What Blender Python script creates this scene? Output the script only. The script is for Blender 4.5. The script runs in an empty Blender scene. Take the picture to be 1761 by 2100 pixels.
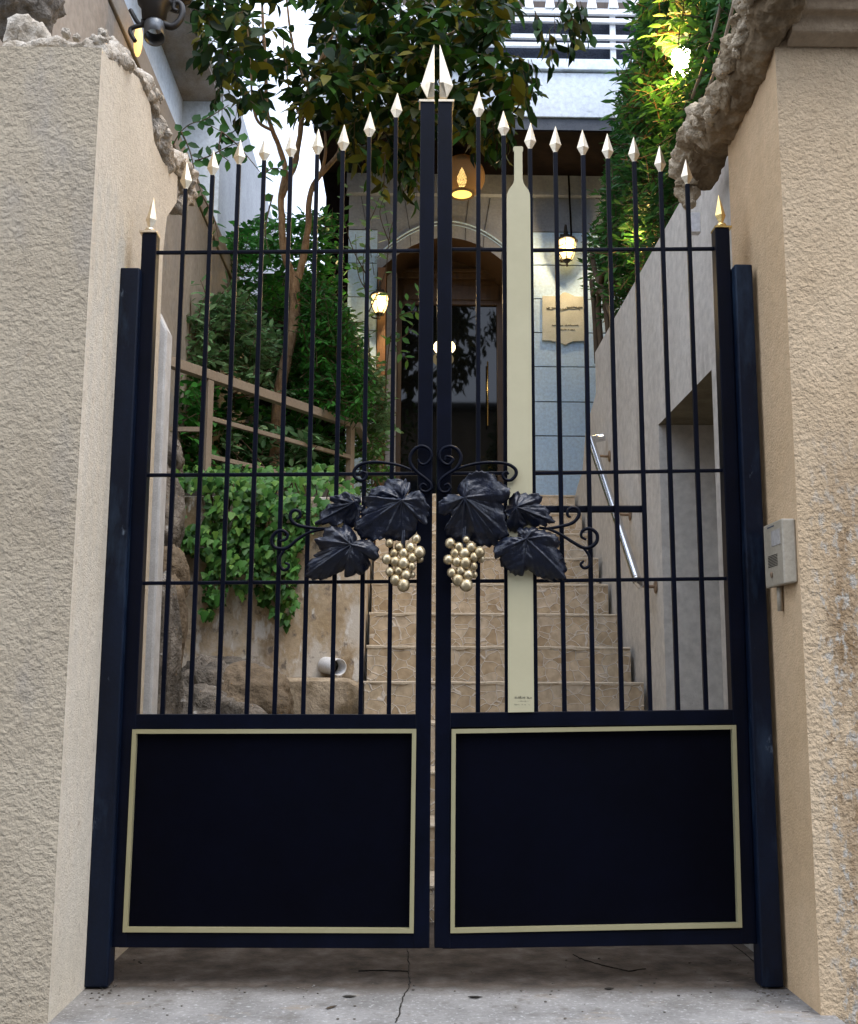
import bpy, math, random
import numpy as np
from mathutils import Vector, noise
R=math.radians
rnd=random.Random(7)
S=bpy.context.scene
# ---------------------------------------------------------------- camera
F=2250.; CXP,CYP=880.5,1050.          # focal length and centre on a 1761x2100 picture
CAM=np.array([0,0,.75])
p,ps,rl=R(8.91),R(1.03),R(0.28)
_f=np.array([math.sin(ps)*math.cos(p),math.cos(ps)*math.cos(p),math.sin(p)])
_r=np.array([math.cos(ps),-math.sin(ps),0]); _u=np.cross(_r,_f)
_r,_u=math.cos(rl)*_r+math.sin(rl)*_u,-math.sin(rl)*_r+math.cos(rl)*_u
cd=bpy.data.cameras.new('camera'); cam=bpy.data.objects.new('camera',cd); S.collection.objects.link(cam)
from mathutils import Matrix
M=Matrix([[_r[i],_u[i],-_f[i],CAM[i]] for i in range(3)]+[[0,0,0,1]]); cam.matrix_world=M
cd.sensor_fit='VERTICAL'; cd.sensor_height=24; cd.lens=F/2100*24; cd.clip_end=500; cd.clip_start=.05
cd.dof.use_dof=False
S.camera=cam
# ---------------------------------------------------------------- light
w=bpy.data.worlds.new('World'); S.world=w; w.use_nodes=True
nt=w.node_tree; bg=nt.nodes['Background']; sky=nt.nodes.new('ShaderNodeTexSky')
SUN_EL,SUN_AZ=R(62),R(140)
sky.sky_type='NISHITA'; sky.sun_disc=False; sky.sun_elevation=SUN_EL; sky.sun_rotation=SUN_AZ
sky.air_density=1.0; sky.dust_density=3.5; sky.ozone_density=1.0
# thin bright overcast in front of the clear sky
cl=nt.nodes.new('ShaderNodeMix'); cl.data_type='RGBA'; cl.inputs[0].default_value=.78
nt.links.new(sky.outputs[0],cl.inputs[6]); cl.inputs[7].default_value=(8.8,9.9,12.2,1)
nt.links.new(cl.outputs[2],bg.inputs[0]); bg.inputs[1].default_value=.145
sl=bpy.data.lights.new('sun','SUN'); sl.energy=.7; sl.angle=R(25); sl.color=(1,.95,.88)
so=bpy.data.objects.new('sun',sl); S.collection.objects.link(so)
sd=Vector((math.sin(SUN_AZ)*math.cos(SUN_EL),math.cos(SUN_AZ)*math.cos(SUN_EL),math.sin(SUN_EL)))
so.rotation_euler=sd.to_track_quat('Z','Y').to_euler(); so.location=(0,-3,8)
S.view_settings.view_transform='Standard'; S.view_settings.look='None'; S.view_settings.exposure=1.02; S.view_settings.gamma=1
S.render.resolution_x=858; S.render.resolution_y=1024
S.cycles.max_bounces=8; S.cycles.sample_clamp_indirect=6
# ---------------------------------------------------------------- helpers
def ray(x,y): return _f*F+_r*(x-CXP)-_u*(y-CYP)
def P(x,y,Y): d=ray(x,y); return CAM+d*(Y/d[1])         # the point seen there at depth Y
def PX(x,y,X): d=ray(x,y); return CAM+d*(X/d[0])
def PZ(x,y,Z): d=ray(x,y); return CAM+d*((Z-.75)/d[2])
LOC={}
def root(name,loc,label=None,cat=None,group=None,kind=None):
    o=bpy.data.objects.new(name,None); S.collection.objects.link(o); o.location=loc; o.empty_display_size=.1
    LOC[o]=np.array(loc,float); tag(o,label,cat,group,kind); return o
def tag(o,label=None,cat=None,group=None,kind=None):
    for k,v in(('label',label),('category',cat),('group',group),('kind',kind)):
        if v: o[k]=v
    return o
class MB:
    def __init__(s): s.v=[]; s.f=[]; s.m=[]; s.sm=[]
    def add(s,vs,fs,mi=0,smooth=False):
        b=len(s.v); s.v.extend([tuple(map(float,q)) for q in vs])
        for f in fs: s.f.append(tuple(i+b for i in f)); s.m.append(mi); s.sm.append(smooth)
    def hexa(s,c,mi=0):     # c: 8 corners, bottom 4 then top 4 (ccw)
        s.add(c,[(3,2,1,0),(4,5,6,7),(0,1,5,4),(1,2,6,5),(2,3,7,6),(3,0,4,7)],mi)
    def box(s,x0,x1,y0,y1,z0,z1,mi=0):
        s.hexa([(x0,y0,z0),(x1,y0,z0),(x1,y1,z0),(x0,y1,z0),(x0,y0,z1),(x1,y0,z1),(x1,y1,z1),(x0,y1,z1)],mi)
    def bar(s,a,b,w,d,mi=0,ref=None):   # straight bar a->b, w across, d in depth (y grows away)
        a=np.array(a,float); b=np.array(b,float); t=(b-a)/np.linalg.norm(b-a)
        n=np.array(ref if ref is not None else (0,1,0),float); n-=t*(n@t); n/=np.linalg.norm(n); u=np.cross(t,n)
        c=[]
        for q in(a,b):
            for i,j in((-1,0),(1,0),(1,1),(-1,1)): c.append(q+u*w/2*i+n*d*j)
        s.hexa([c[0],c[3],c[2],c[1],c[4],c[7],c[6],c[5]],mi)
    def tube(s,pts,rad,n=8,mi=0,cap=True,smooth=True):
        pts=[np.array(q,float) for q in pts]; N=len(pts)
        if not hasattr(rad,'__len__'): rad=[rad]*N
        t=[pts[min(i+1,N-1)]-pts[max(i-1,0)] for i in range(N)]
        t=[a/(np.linalg.norm(a)+1e-9) for a in t]
        ref=np.array([0,0,1.]) if abs(t[0][2])<.9 else np.array([1.,0,0])
        vs=[]
        for i in range(N):
            u=ref-t[i]*(ref@t[i]); u/=np.linalg.norm(u)+1e-9; ref=u; v=np.cross(t[i],u)
            for k in range(n):
                a=2*math.pi*k/n; vs.append(pts[i]+(u*math.cos(a)+v*math.sin(a))*rad[i])
        fs=[(i*n+k,i*n+(k+1)%n,(i+1)*n+(k+1)%n,(i+1)*n+k) for i in range(N-1) for k in range(n)]
        if cap: fs+= [tuple(range(n))[::-1],tuple((N-1)*n+k for k in range(n))]
        s.add(vs,fs,mi,smooth)
    def lathe(s,c,prof,n=20,mi=0,smooth=True,squash=1):   # prof: (r,z) bottom to top
        vs=[(c[0]+r*math.cos(2*math.pi*k/n),c[1]+r*squash*math.sin(2*math.pi*k/n),c[2]+z) for r,z in prof for k in range(n)]
        fs=[(i*n+k,i*n+(k+1)%n,(i+1)*n+(k+1)%n,(i+1)*n+k) for i in range(len(prof)-1) for k in range(n)]
        s.add(vs,fs,mi,smooth)
    def ell(s,c,r,n=14,m=9,mi=0):
        c=np.array(c); r=np.array(r)*np.ones(3)
        vs=[];
        for i in range(m+1):
            a=math.pi*i/m
            for k in range(n):
                b=2*math.pi*k/n; vs.append(c+r*np.array([math.sin(a)*math.cos(b),math.sin(a)*math.sin(b),-math.cos(a)]))
        fs=[(i*n+k,i*n+(k+1)%n,(i+1)*n+(k+1)%n,(i+1)*n+k) for i in range(m) for k in range(n)]
        s.add(vs,fs,mi,True)
    def prism(s,pts,d,mi=0,mside=None):     # polygon (3-D, planar) pushed by vector d
        n=len(pts); a=[np.array(q,float) for q in pts]; d=np.array(d,float)
        s.add(a,[tuple(range(n))],mi); s.add([q+d for q in a],[tuple(range(n))[::-1]],mi)
        s.add(a+[q+d for q in a],[(i,i+n,(i+1)%n+n,(i+1)%n) for i in range(n)],mi if mside is None else mside)
    def leaf(s,b,d,nrm,L,W,mi=0,fold=.25,droop=.15):
        b=np.array(b,float); d=d/np.linalg.norm(d); nrm=nrm-d*(nrm@d); nn=np.linalg.norm(nrm)
        nrm=nrm/nn if nn>1e-6 else np.array([0,0,1.]); sd=np.cross(d,nrm)
        h=W/2
        v=[b, b+d*L*.3+sd*h*.85, b+d*L*.3-nrm*h*fold, b+d*L*.3-sd*h*.85,
           b+d*L*.62+sd*h*.9-nrm*L*droop*.3, b+d*L*.62-nrm*(h*fold+L*droop*.3), b+d*L*.62-sd*h*.9-nrm*L*droop*.3, b+d*L-nrm*L*droop]
        s.add(v,[(0,1,2),(0,2,3),(1,4,5,2),(2,5,6,3),(4,7,5),(5,7,6)],mi,True)
    def build(s,name,mats,parent=None,loc=None,bevel=0,**kw):
        me=bpy.data.meshes.new(name)
        off=LOC[parent] if parent is not None else (np.array(loc,float) if loc is not None else np.zeros(3))
        v=np.array(s.v)-off
        me.from_pydata(v.tolist(),[],s.f); 
        mats=mats if isinstance(mats,(list,tuple)) else [mats]
        for m in mats: me.materials.append(m)
        me.polygons.foreach_set('material_index',s.m); me.polygons.foreach_set('use_smooth',s.sm); me.update()
        o=bpy.data.objects.new(name,me); S.collection.objects.link(o)
        if parent is not None: o.parent=parent
        elif loc is not None: o.location=loc
        LOC[o]=off
        if bevel:
            m=o.modifiers.new('bevel','BEVEL'); m.width=bevel; m.segments=2; m.limit_method='ANGLE'; m.angle_limit=R(40)
        tag(o,**kw); return o
def rock_mesh(mb,c,r,seed,amp=.25,sub=5,freq=1.4,mi=0,fine=.05,flat=0):
    import bmesh
    bm=bmesh.new(); bmesh.ops.create_icosphere(bm,subdivisions=sub,radius=1)
    vs=[];o=Vector((seed*7.3,seed*3.1,seed*5.7))
    for v in bm.verts:
        q=v.co
        d=1+amp*noise.fractal(q*freq+o,1,2,3)+fine*noise.fractal(q*6+o,.8,2,4)
        d+=-amp*.35*abs(noise.noise(q*freq*1.7+o*2))
        vs.append((c[0]+q.x*d*r[0],c[1]+q.y*d*r[1],c[2]+q.z*d*r[2]))
    fs=[tuple(v.index for v in f.verts) for f in bm.faces]; bm.free()
    mb.add(vs,fs,mi,True)
def lumpy(mb,pts,rad,seed,n=36,seg=14,amp=.35,mi=0,squash=(1,1,1)):
    """a crumbled, noisy ridge following a polyline"""
    pts=[np.array(q,float) for q in pts]; P_=[];R_=[]
    for i in range(len(pts)-1):
        for k in range(seg):
            t=k/seg; P_.append(pts[i]*(1-t)+pts[i+1]*t); R_.append(rad[i]*(1-t)+rad[i+1]*t)
    P_.append(pts[-1]);R_.append(rad[-1])
    K=3
    Q=[sum(P_[max(0,min(len(P_)-1,i+j))] for j in range(-K,K+1))/(2*K+1) for i in range(len(P_))]
    m2=MB(); m2.tube(Q,R_,n); o=Vector((seed*3.7,seed,seed*2.2)); N=len(Q)
    vs=[]
    for i,v in enumerate(m2.v):
        c=Q[min(i//n,N-1)]; r=R_[min(i//n,N-1)]; d=np.array(v)-c
        q=Vector(v)
        k=1+amp*(1.3*noise.fractal(q*9+o,1,2,3)+.8*noise.fractal(q*30+o,.8,2,3)) - amp*.5*abs(noise.noise(q*16+o))
        vs.append(c+d*k)
    mb.add(vs,m2.f,mi,True)
def chips(mb,pts,n,r0,r1,spread,seed):
    r=random.Random(seed)
    for i in range(n):
        k=r.random()*(len(pts)-1); a=int(k); t=k-a; c=np.array(pts[a])*(1-t)+np.array(pts[a+1])*t
        c=c+np.array([r.gauss(0,1)*spread[0],r.gauss(0,1)*spread[1],r.gauss(0,1)*spread[2]]); q=r.uniform(r0,r1)
        rock_mesh(mb,c,(q*r.uniform(.7,1.2),q*r.uniform(.8,1.5),q*r.uniform(.6,1.1)),seed+i,amp=.5,sub=3,freq=1.8,fine=.12)
# ---------------------------------------------------------------- materials
def newmat(name):
    m=bpy.data.materials.new(name); m.use_nodes=True; n=m.node_tree; b=n.nodes['Principled BSDF']; return m,n,b
def N(n,t,**k):
    x=n.nodes.new(t)
    for a,v in k.items():
        if a in x.inputs: x.inputs[a].default_value=v
        else: setattr(x,a,v)
    return x
def ramp(n,src,stops):
    r=n.nodes.new('ShaderNodeValToRGB'); e=r.color_ramp.elements
    while len(e)<len(stops): e.new(.5)
    for i,(q,c) in enumerate(stops): e[i].position=q; e[i].color=(*c,1) if len(c)==3 else c
    n.links.new(src,r.inputs[0]); return r
def coords(n): return N(n,'ShaderNodeTexCoord').outputs['Object'] if False else N(n,'ShaderNodeNewGeometry').outputs['Position']
def noisy(name,c0,c1,scale=6,rough=.8,bumps=((40,.004,.5),),detail=6,metal=0,spec=.5,c2=None,stretch=None,lo=.35,hi=.65,stain=None,grain=.6):
    m,n,b=newmat(name); P_=coords(n)
    if stretch:
        mp=N(n,'ShaderNodeMapping'); mp.inputs['Scale'].default_value=stretch; n.links.new(P_,mp.inputs[0]); PC=mp.outputs[0]
    else: PC=P_
    t=N(n,'ShaderNodeTexNoise',Scale=scale,Detail=detail,Roughness=.6); n.links.new(PC,t.inputs['Vector'])
    st=[(lo,c0),(hi,c1)] if c2 is None else [(lo,c0),((lo+hi)/2,c1),(hi,c2)]
    r=ramp(n,t.outputs['Fac'],st); col=r.outputs[0]
    t2=N(n,'ShaderNodeTexNoise',Scale=scale*14,Detail=4,Roughness=.7); n.links.new(P_,t2.inputs['Vector'])
    r2=ramp(n,t2.outputs['Fac'],[(.3,(.72,.72,.72)),(.7,(1.25,1.25,1.25))])
    mx=N(n,'ShaderNodeMix',data_type='RGBA',blend_type='MULTIPLY'); mx.inputs[0].default_value=grain
    n.links.new(col,mx.inputs[6]); n.links.new(r2.outputs[0],mx.inputs[7]); col=mx.outputs[2]
    if stain:
        for st1 in stain:
            sc,lo_,hi_,cc,stt=st1[:5]
            mp=N(n,'ShaderNodeMapping'); mp.inputs['Scale'].default_value=stt; n.links.new(P_,mp.inputs[0])
            ts=N(n,'ShaderNodeTexNoise',Scale=sc,Detail=5,Roughness=.65); n.links.new(mp.outputs[0],ts.inputs['Vector'])
            rs=ramp(n,ts.outputs['Fac'],[(lo_,(0,0,0)),(hi_,(1,1,1))])
            fac=rs.outputs[0]
            if len(st1)>5:      # keep the stain to one stretch of the wall (z range, x range)
                sp_=N(n,'ShaderNodeSeparateXYZ'); n.links.new(P_,sp_.inputs[0])
                for ax,(u,v_) in zip('ZX',st1[5]):
                    mr=N(n,'ShaderNodeMapRange'); mr.inputs[1].default_value=u; mr.inputs[2].default_value=v_; n.links.new(sp_.outputs[ax],mr.inputs[0])
                    mu=N(n,'ShaderNodeMath',operation='MULTIPLY'); n.links.new(fac,mu.inputs[0]); n.links.new(mr.outputs[0],mu.inputs[1]); fac=mu.outputs[0]
            mz=N(n,'ShaderNodeMix',data_type='RGBA'); n.links.new(fac,mz.inputs[0]); n.links.new(col,mz.inputs[6]); mz.inputs[7].default_value=(*cc,1); col=mz.outputs[2]
    n.links.new(col,b.inputs['Base Color'])
    b.inputs['Roughness'].default_value=rough; b.inputs['Metallic'].default_value=metal; b.inputs['Specular IOR Level'].default_value=spec
    prev=None
    for kind,sc,dist,st_ in [(q if isinstance(q[0],str) else ('n',)+tuple(q)) for q in bumps]:
        if kind=='n': tb=N(n,'ShaderNodeTexNoise',Scale=sc,Detail=4,Roughness=.55); out=tb.outputs['Fac']
        else: tb=N(n,'ShaderNodeTexVoronoi',Scale=sc,feature='SMOOTH_F1'); out=tb.outputs['Distance']
        n.links.new(P_,tb.inputs['Vector'])
        bp=N(n,'ShaderNodeBump',Strength=st_,Distance=dist); n.links.new(out,bp.inputs['Height'])
        if prev: n.links.new(prev,bp.inputs['Normal'])
        prev=bp.outputs[0]
    if prev: n.links.new(prev,b.inputs['Normal'])
    return m
def foliage(name,cols,trans=.35,rough=.5,spec=.16):
    m,n,b=newmat(name); g=N(n,'ShaderNodeNewGeometry')
    r=ramp(n,g.outputs['Random Per Island'],[(i/max(1,len(cols)-1),c) for i,c in enumerate(cols)])
    n.links.new(r.outputs[0],b.inputs['Base Color']); b.inputs['Roughness'].default_value=rough; b.inputs['Specular IOR Level'].default_value=spec
    tr=N(n,'ShaderNodeBsdfTranslucent'); n.links.new(r.outputs[0],tr.inputs[0])
    mx=N(n,'ShaderNodeMixShader'); mx.inputs[0].default_value=trans
    n.links.new(b.outputs[0],mx.inputs[1]); n.links.new(tr.outputs[0],mx.inputs[2])
    n.links.new(mx.outputs[0],n.nodes['Material Output'].inputs[0]); return m
def emis(name,col,st):
    m,n,b=newmat(name); b.inputs['Base Color'].default_value=(*col,1); b.inputs['Emission Color'].default_value=(*col,1); b.inputs['Emission Strength'].default_value=st; return m
M_iron=noisy('black_painted_iron',(.0008,.0018,.006),(.0016,.003,.010),scale=9,rough=.4,bumps=((160,.0006,.35),),spec=.13)
M_plate=noisy('black_sheet_steel',(.0006,.0008,.003),(.001,.0014,.005),scale=3,rough=.55,bumps=((260,.0004,.4),(6,.004,.3)),spec=.06)
M_postp=noisy('scuffed_blue_black_paint',(.0012,.003,.009),(.003,.008,.022),scale=7,rough=.42,bumps=((30,.002,.3),(150,.0008,.4)),spec=.22,stretch=(1,1,.35),
   stain=((8,.55,.75,(.022,.04,.07),(1,1,.3)),(26,.66,.74,(.12,.15,.19),(1,1,.35))))
M_vine=noisy('black_forged_leaf',(.0008,.0020,.008),(.003,.007,.022),scale=30,rough=.33,bumps=((60,.004,.7),(220,.0015,.6)),spec=.6)
M_gold=noisy('pale_gold_paint',(.36,.325,.18),(.40,.365,.215),scale=3,grain=.1,rough=.45,bumps=((300,.0003,.3),),metal=.25,spec=.4)
M_bottle=noisy('bottle_gold_paint',(.47,.425,.265),(.53,.485,.32),scale=1.2,grain=.12,rough=.5,bumps=((300,.0003,.3),),metal=.1,spec=.4)
M_brass=noisy('champagne_metal',(.62,.52,.36),(.78,.68,.52),scale=40,rough=.33,bumps=((90,.001,.4),),metal=.85)
M_brass2=noisy('bright_brass',(.75,.52,.18),(.85,.62,.25),scale=40,rough=.25,bumps=((90,.001,.3),),metal=.95)
M_grape=noisy('aged_silver_gold',(.36,.27,.14),(.70,.58,.37),scale=30,rough=.36,bumps=((60,.003,.5),),metal=.75,stain=((55,.58,.66,(.14,.10,.06),(1,1,1)),))
M_stuccoL=noisy('rough_grey_stucco',(.40,.335,.242),(.47,.40,.295),scale=2.2,rough=.95,bumps=((42,.012,.45),(95,.010,.75),('v',70,.006,.35),(230,.004,.5)),spec=.12,grain=.35,
   stain=((2.0,.58,.74,(.33,.30,.26),(1,1,.4)),(70,.64,.72,(.30,.26,.22),(1,1,1))))
M_revealL=noisy('cream_plaster',(.61,.53,.405),(.68,.60,.475),scale=2,rough=.95,bumps=((90,.006,.5),(240,.004,.6)),spec=.12,grain=.3,stain=((60,.60,.70,(.46,.38,.29),(1,1,.5)),(3,.62,.75,(.56,.49,.40),(1,1,.3))))
M_stuccoR=noisy('stained_rough_stucco',(.54,.40,.25),(.61,.47,.31),scale=2.4,rough=.95,bumps=((48,.014,.5),(105,.012,.8),(230,.004,.5)),spec=.12,grain=.35,
   stain=((7,.38,.62,(.24,.155,.08),(1.3,1.3,.45),((1.6,.9),(.985,1.05))),(42,.52,.62,(.46,.42,.355),(1.3,1.3,.7),((1.45,1.0),(.97,1.01))),(30,.60,.70,(.20,.125,.06),(1.3,1.3,.7),((1.45,1.0),(.97,1.02))),(70,.62,.70,(.36,.27,.17),(1,1,1))))
M_revealR=noisy('tan_plaster',(.56,.385,.215),(.63,.45,.27),scale=2,rough=.95,bumps=((60,.006,.45),(180,.005,.6)),spec=.12,grain=.3)
M_broken=noisy('broken_concrete',(.42,.36,.28),(.60,.54,.45),scale=16,rough=.95,bumps=((50,.02,.8),(160,.008,.8)),spec=.12,lo=.4,hi=.6,stain=((14,.62,.70,(.20,.16,.11),(1,1,1)),))
M_broken2=noisy('brown_broken_concrete',(.40,.31,.20),(.60,.50,.36),scale=16,rough=.95,bumps=((50,.02,.8),(160,.008,.8)),spec=.12,lo=.4,hi=.6,stain=((14,.62,.70,(.14,.11,.07),(1,1,1)),))
M_corn=noisy('dark_tan_render',(.30,.22,.14),(.40,.31,.21),scale=3,rough=.95,bumps=((70,.01,.5),),spec=.15)
M_slab=noisy('worn_light_granite',(.20,.19,.175),(.31,.295,.275),scale=7,rough=.85,bumps=((120,.004,.6),(30,.006,.3)),spec=.3,
   stain=((5,.60,.72,(.30,.24,.17),(1,2,1)),(22,.66,.69,(.04,.035,.03),(.6,1.6,1)),(80,.56,.66,(.44,.43,.41),(1,1,1)),(13,.56,.70,(.155,.14,.12),(1,1,1)),(70,.64,.70,(.22,.20,.17),(1,1,1))))
M_road=noisy('asphalt',(.045,.045,.045),(.07,.068,.065),scale=9,rough=.9,bumps=((150,.004,.7),))
M_wall_in=noisy('grey_render',(.53,.50,.45),(.62,.59,.53),scale=1.6,rough=.95,bumps=((18,.008,.4),(200,.003,.4)),spec=.15,stretch=(1,1,.5),
   stain=((2.2,.60,.78,(.27,.24,.20),(1,2.2,.35)),(40,.72,.76,(.16,.13,.09),(1,1,.6))))
M_wall_left=noisy('beige_render',(.30,.265,.225),(.38,.335,.28),scale=1.8,rough=.95,bumps=((26,.006,.4),),spec=.15)
M_retain=noisy('stained_ochre_plaster',(.40,.30,.18),(.56,.46,.33),scale=3.4,rough=.95,bumps=((30,.006,.5),(160,.003,.5)),spec=.15,lo=.35,hi=.6,
   stain=((5.5,.48,.60,(.62,.57,.49),(1,1,.7)),(4.2,.52,.64,(.24,.17,.095),(1,1,.55)),(11,.56,.64,(.70,.67,.61),(1.6,1,.6)),(16,.58,.68,(.20,.17,.14),(1,1,.8))))
M_darkrender=noisy('dark_brown_green_render',(.10,.085,.05),(.17,.145,.095),scale=9,rough=.95,bumps=((60,.006,.5),))  # darker brown-green render for the recess soffit
M_under=noisy('shaded_dirty_underside',(.15,.105,.06),(.30,.225,.14),scale=7,rough=.95,bumps=((40,.012,.7),(120,.006,.7)),spec=.1)  # ledge underside: its shade painted in along with brown dirt
M_foot=noisy('grimy_cement',(.17,.13,.08),(.40,.33,.24),scale=7,rough=.95,bumps=((40,.01,.7),(140,.004,.6)),spec=.1,lo=.4,hi=.62)
M_granite=noisy('speckled_granite',(.50,.49,.47),(.62,.61,.59),scale=20,rough=.7,bumps=((200,.002,.5),))
M_rock=noisy('weathered_rock',(.07,.062,.052),(.20,.175,.145),scale=5,rough=.92,bumps=((22,.03,.8),(90,.012,.8)),lo=.38,hi=.62,spec=.2,stain=((14,.62,.68,(.36,.35,.33),(1,1,1)),(7,.6,.7,(.05,.045,.035),(1,1,1))))
M_rock2=noisy('brown_rock',(.11,.085,.058),(.22,.17,.115),scale=4,rough=.92,bumps=((18,.03,.7),(90,.010,.7)),spec=.2)
M_soil=noisy('dark_soil',(.012,.010,.007),(.03,.024,.016),scale=8,rough=1,bumps=((40,.02,.8),))
M_rail=noisy('tan_painted_steel',(.24,.19,.14),(.29,.24,.18),scale=5,rough=.6,bumps=((200,.0006,.3),))
M_steel=noisy('brushed_stainless',(.62,.63,.65),(.72,.73,.75),scale=30,rough=.22,bumps=(),metal=1)
M_rust=noisy('rusty_bracket',(.16,.10,.055),(.30,.21,.13),scale=30,rough=.8,bumps=((60,.002,.5),))
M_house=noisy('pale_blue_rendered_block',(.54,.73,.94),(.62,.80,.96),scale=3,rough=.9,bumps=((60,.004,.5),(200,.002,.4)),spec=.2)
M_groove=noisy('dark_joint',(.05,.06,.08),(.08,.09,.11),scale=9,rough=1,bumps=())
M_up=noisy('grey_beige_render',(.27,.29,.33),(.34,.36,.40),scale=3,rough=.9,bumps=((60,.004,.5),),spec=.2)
M_balc=noisy('white_blue_concrete',(.74,.81,.88),(.80,.86,.92),scale=2,rough=.9,bumps=((30,.004,.4),),spec=.2,stain=((3,.62,.75,(.45,.50,.56),(1,1,2.5)),))
M_white=noisy('white_paint',(.78,.80,.82),(.85,.86,.87),scale=6,rough=.5,bumps=())
M_mesh=noisy('navy_corrugated_screen',(.008,.014,.032),(.016,.026,.05),scale=60,rough=.8,bumps=((80,.01,.8),))
M_mesh2=noisy('dark_grey_fascia',(.09,.10,.12),(.13,.14,.16),scale=9,rough=.8,bumps=((80,.004,.4),),spec=.2)
M_soffit=noisy('near_black_backing',(.004,.003,.003),(.009,.006,.005),scale=12,rough=.9,spec=.04,bumps=((40,.004,.4),))
M_wood=noisy('dark_brown_timber',(.030,.016,.008),(.055,.030,.014),scale=6,rough=.42,bumps=((60,.002,.4),),stretch=(6,6,1))
M_wood2=noisy('orange_brown_timber',(.16,.075,.028),(.24,.12,.05),scale=6,rough=.5,bumps=((60,.002,.4),),stretch=(6,6,1))
M_glassd,n_,b_=newmat('dark_door_glass'); b_.inputs['Base Color'].default_value=(.004,.005,.006,1); b_.inputs['Roughness'].default_value=.03; b_.inputs['IOR'].default_value=1.5; b_.inputs['Specular IOR Level'].default_value=.35
M_plaq=noisy('cream_gold_plaque',(.58,.56,.42),(.68,.66,.52),scale=10,rough=.55,bumps=((90,.002,.4),),metal=.1)
M_ink=noisy('engraved_marks',(.18,.17,.12),(.24,.23,.17),scale=10,rough=.8,bumps=())
M_black=noisy('black_wrought_iron',(.006,.005,.004),(.012,.010,.008),scale=20,rough=.5,bumps=((80,.002,.4),))
M_darkgrey=noisy('grey_metal_shade',(.10,.11,.12),(.16,.17,.18),scale=20,rough=.4,bumps=(),metal=.6)
M_pvc=noisy('white_plastic_pipe',(.68,.69,.70),(.76,.77,.78),scale=8,rough=.4,bumps=())
M_inter=noisy('beige_plastic',(.34,.29,.21),(.37,.32,.24),scale=8,rough=.45,bumps=((300,.0004,.4),))
M_screen=noisy('pale_window_plastic',(.40,.37,.33),(.44,.41,.37),scale=8,rough=.2,bumps=())
M_bark=noisy('brown_bark',(.20,.115,.055),(.40,.26,.14),scale=14,rough=.9,bumps=((50,.01,.8),),stretch=(3,3,1))
M_twig=noisy('twig',(.05,.03,.015),(.09,.06,.03),scale=14,rough=.9,bumps=())
M_tree=foliage('broad_leaves',[(.005,.014,.004),(.009,.026,.006),(.015,.045,.008),(.04,.11,.012),(.007,.018,.005),(.16,.14,.012),(.012,.04,.008)],trans=.3)
M_shrub=foliage('shrub_leaves',[(.07,.16,.06),(.14,.27,.11),(.24,.38,.19),(.08,.19,.07),(.18,.33,.14)],trans=.3)
M_fern=foliage('fern_leaves',[(.015,.07,.012),(.035,.16,.025),(.06,.24,.035),(.02,.11,.02)],trans=.35)
M_ivy=foliage('ivy_leaves',[(.02,.07,.015),(.05,.16,.03),(.09,.24,.05),(.04,.12,.03),(.14,.28,.05),(.03,.10,.02)],trans=.25,rough=.45,spec=.2)
M_hedge=foliage('hedge_leaves',[(.012,.05,.012),(.028,.10,.022),(.055,.16,.035),(.02,.075,.018)],trans=.35,rough=.5)
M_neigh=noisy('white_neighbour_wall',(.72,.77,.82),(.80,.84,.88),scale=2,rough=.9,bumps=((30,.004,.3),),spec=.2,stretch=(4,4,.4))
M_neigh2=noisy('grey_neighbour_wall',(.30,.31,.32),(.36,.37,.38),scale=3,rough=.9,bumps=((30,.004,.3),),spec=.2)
M_soff2=noisy('mottled_soffit',(.22,.17,.12),(.34,.30,.27),scale=5,rough=.9,bumps=((30,.004,.3),),spec=.2,stretch=(1,.6,1))
M_bulb=emis('warm_bulb',(1,.62,.20),5)
M_lglass=emis('lit_frosted_glass',(1,.66,.24),1.8)
M_wick=noisy('woven_wicker',(.10,.058,.022),(.20,.12,.05),scale=60,rough=.8,bumps=((90,.004,.6),))
M_wlit=emis('lit_lamp_diffuser',(1,.62,.14),.9)
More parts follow.
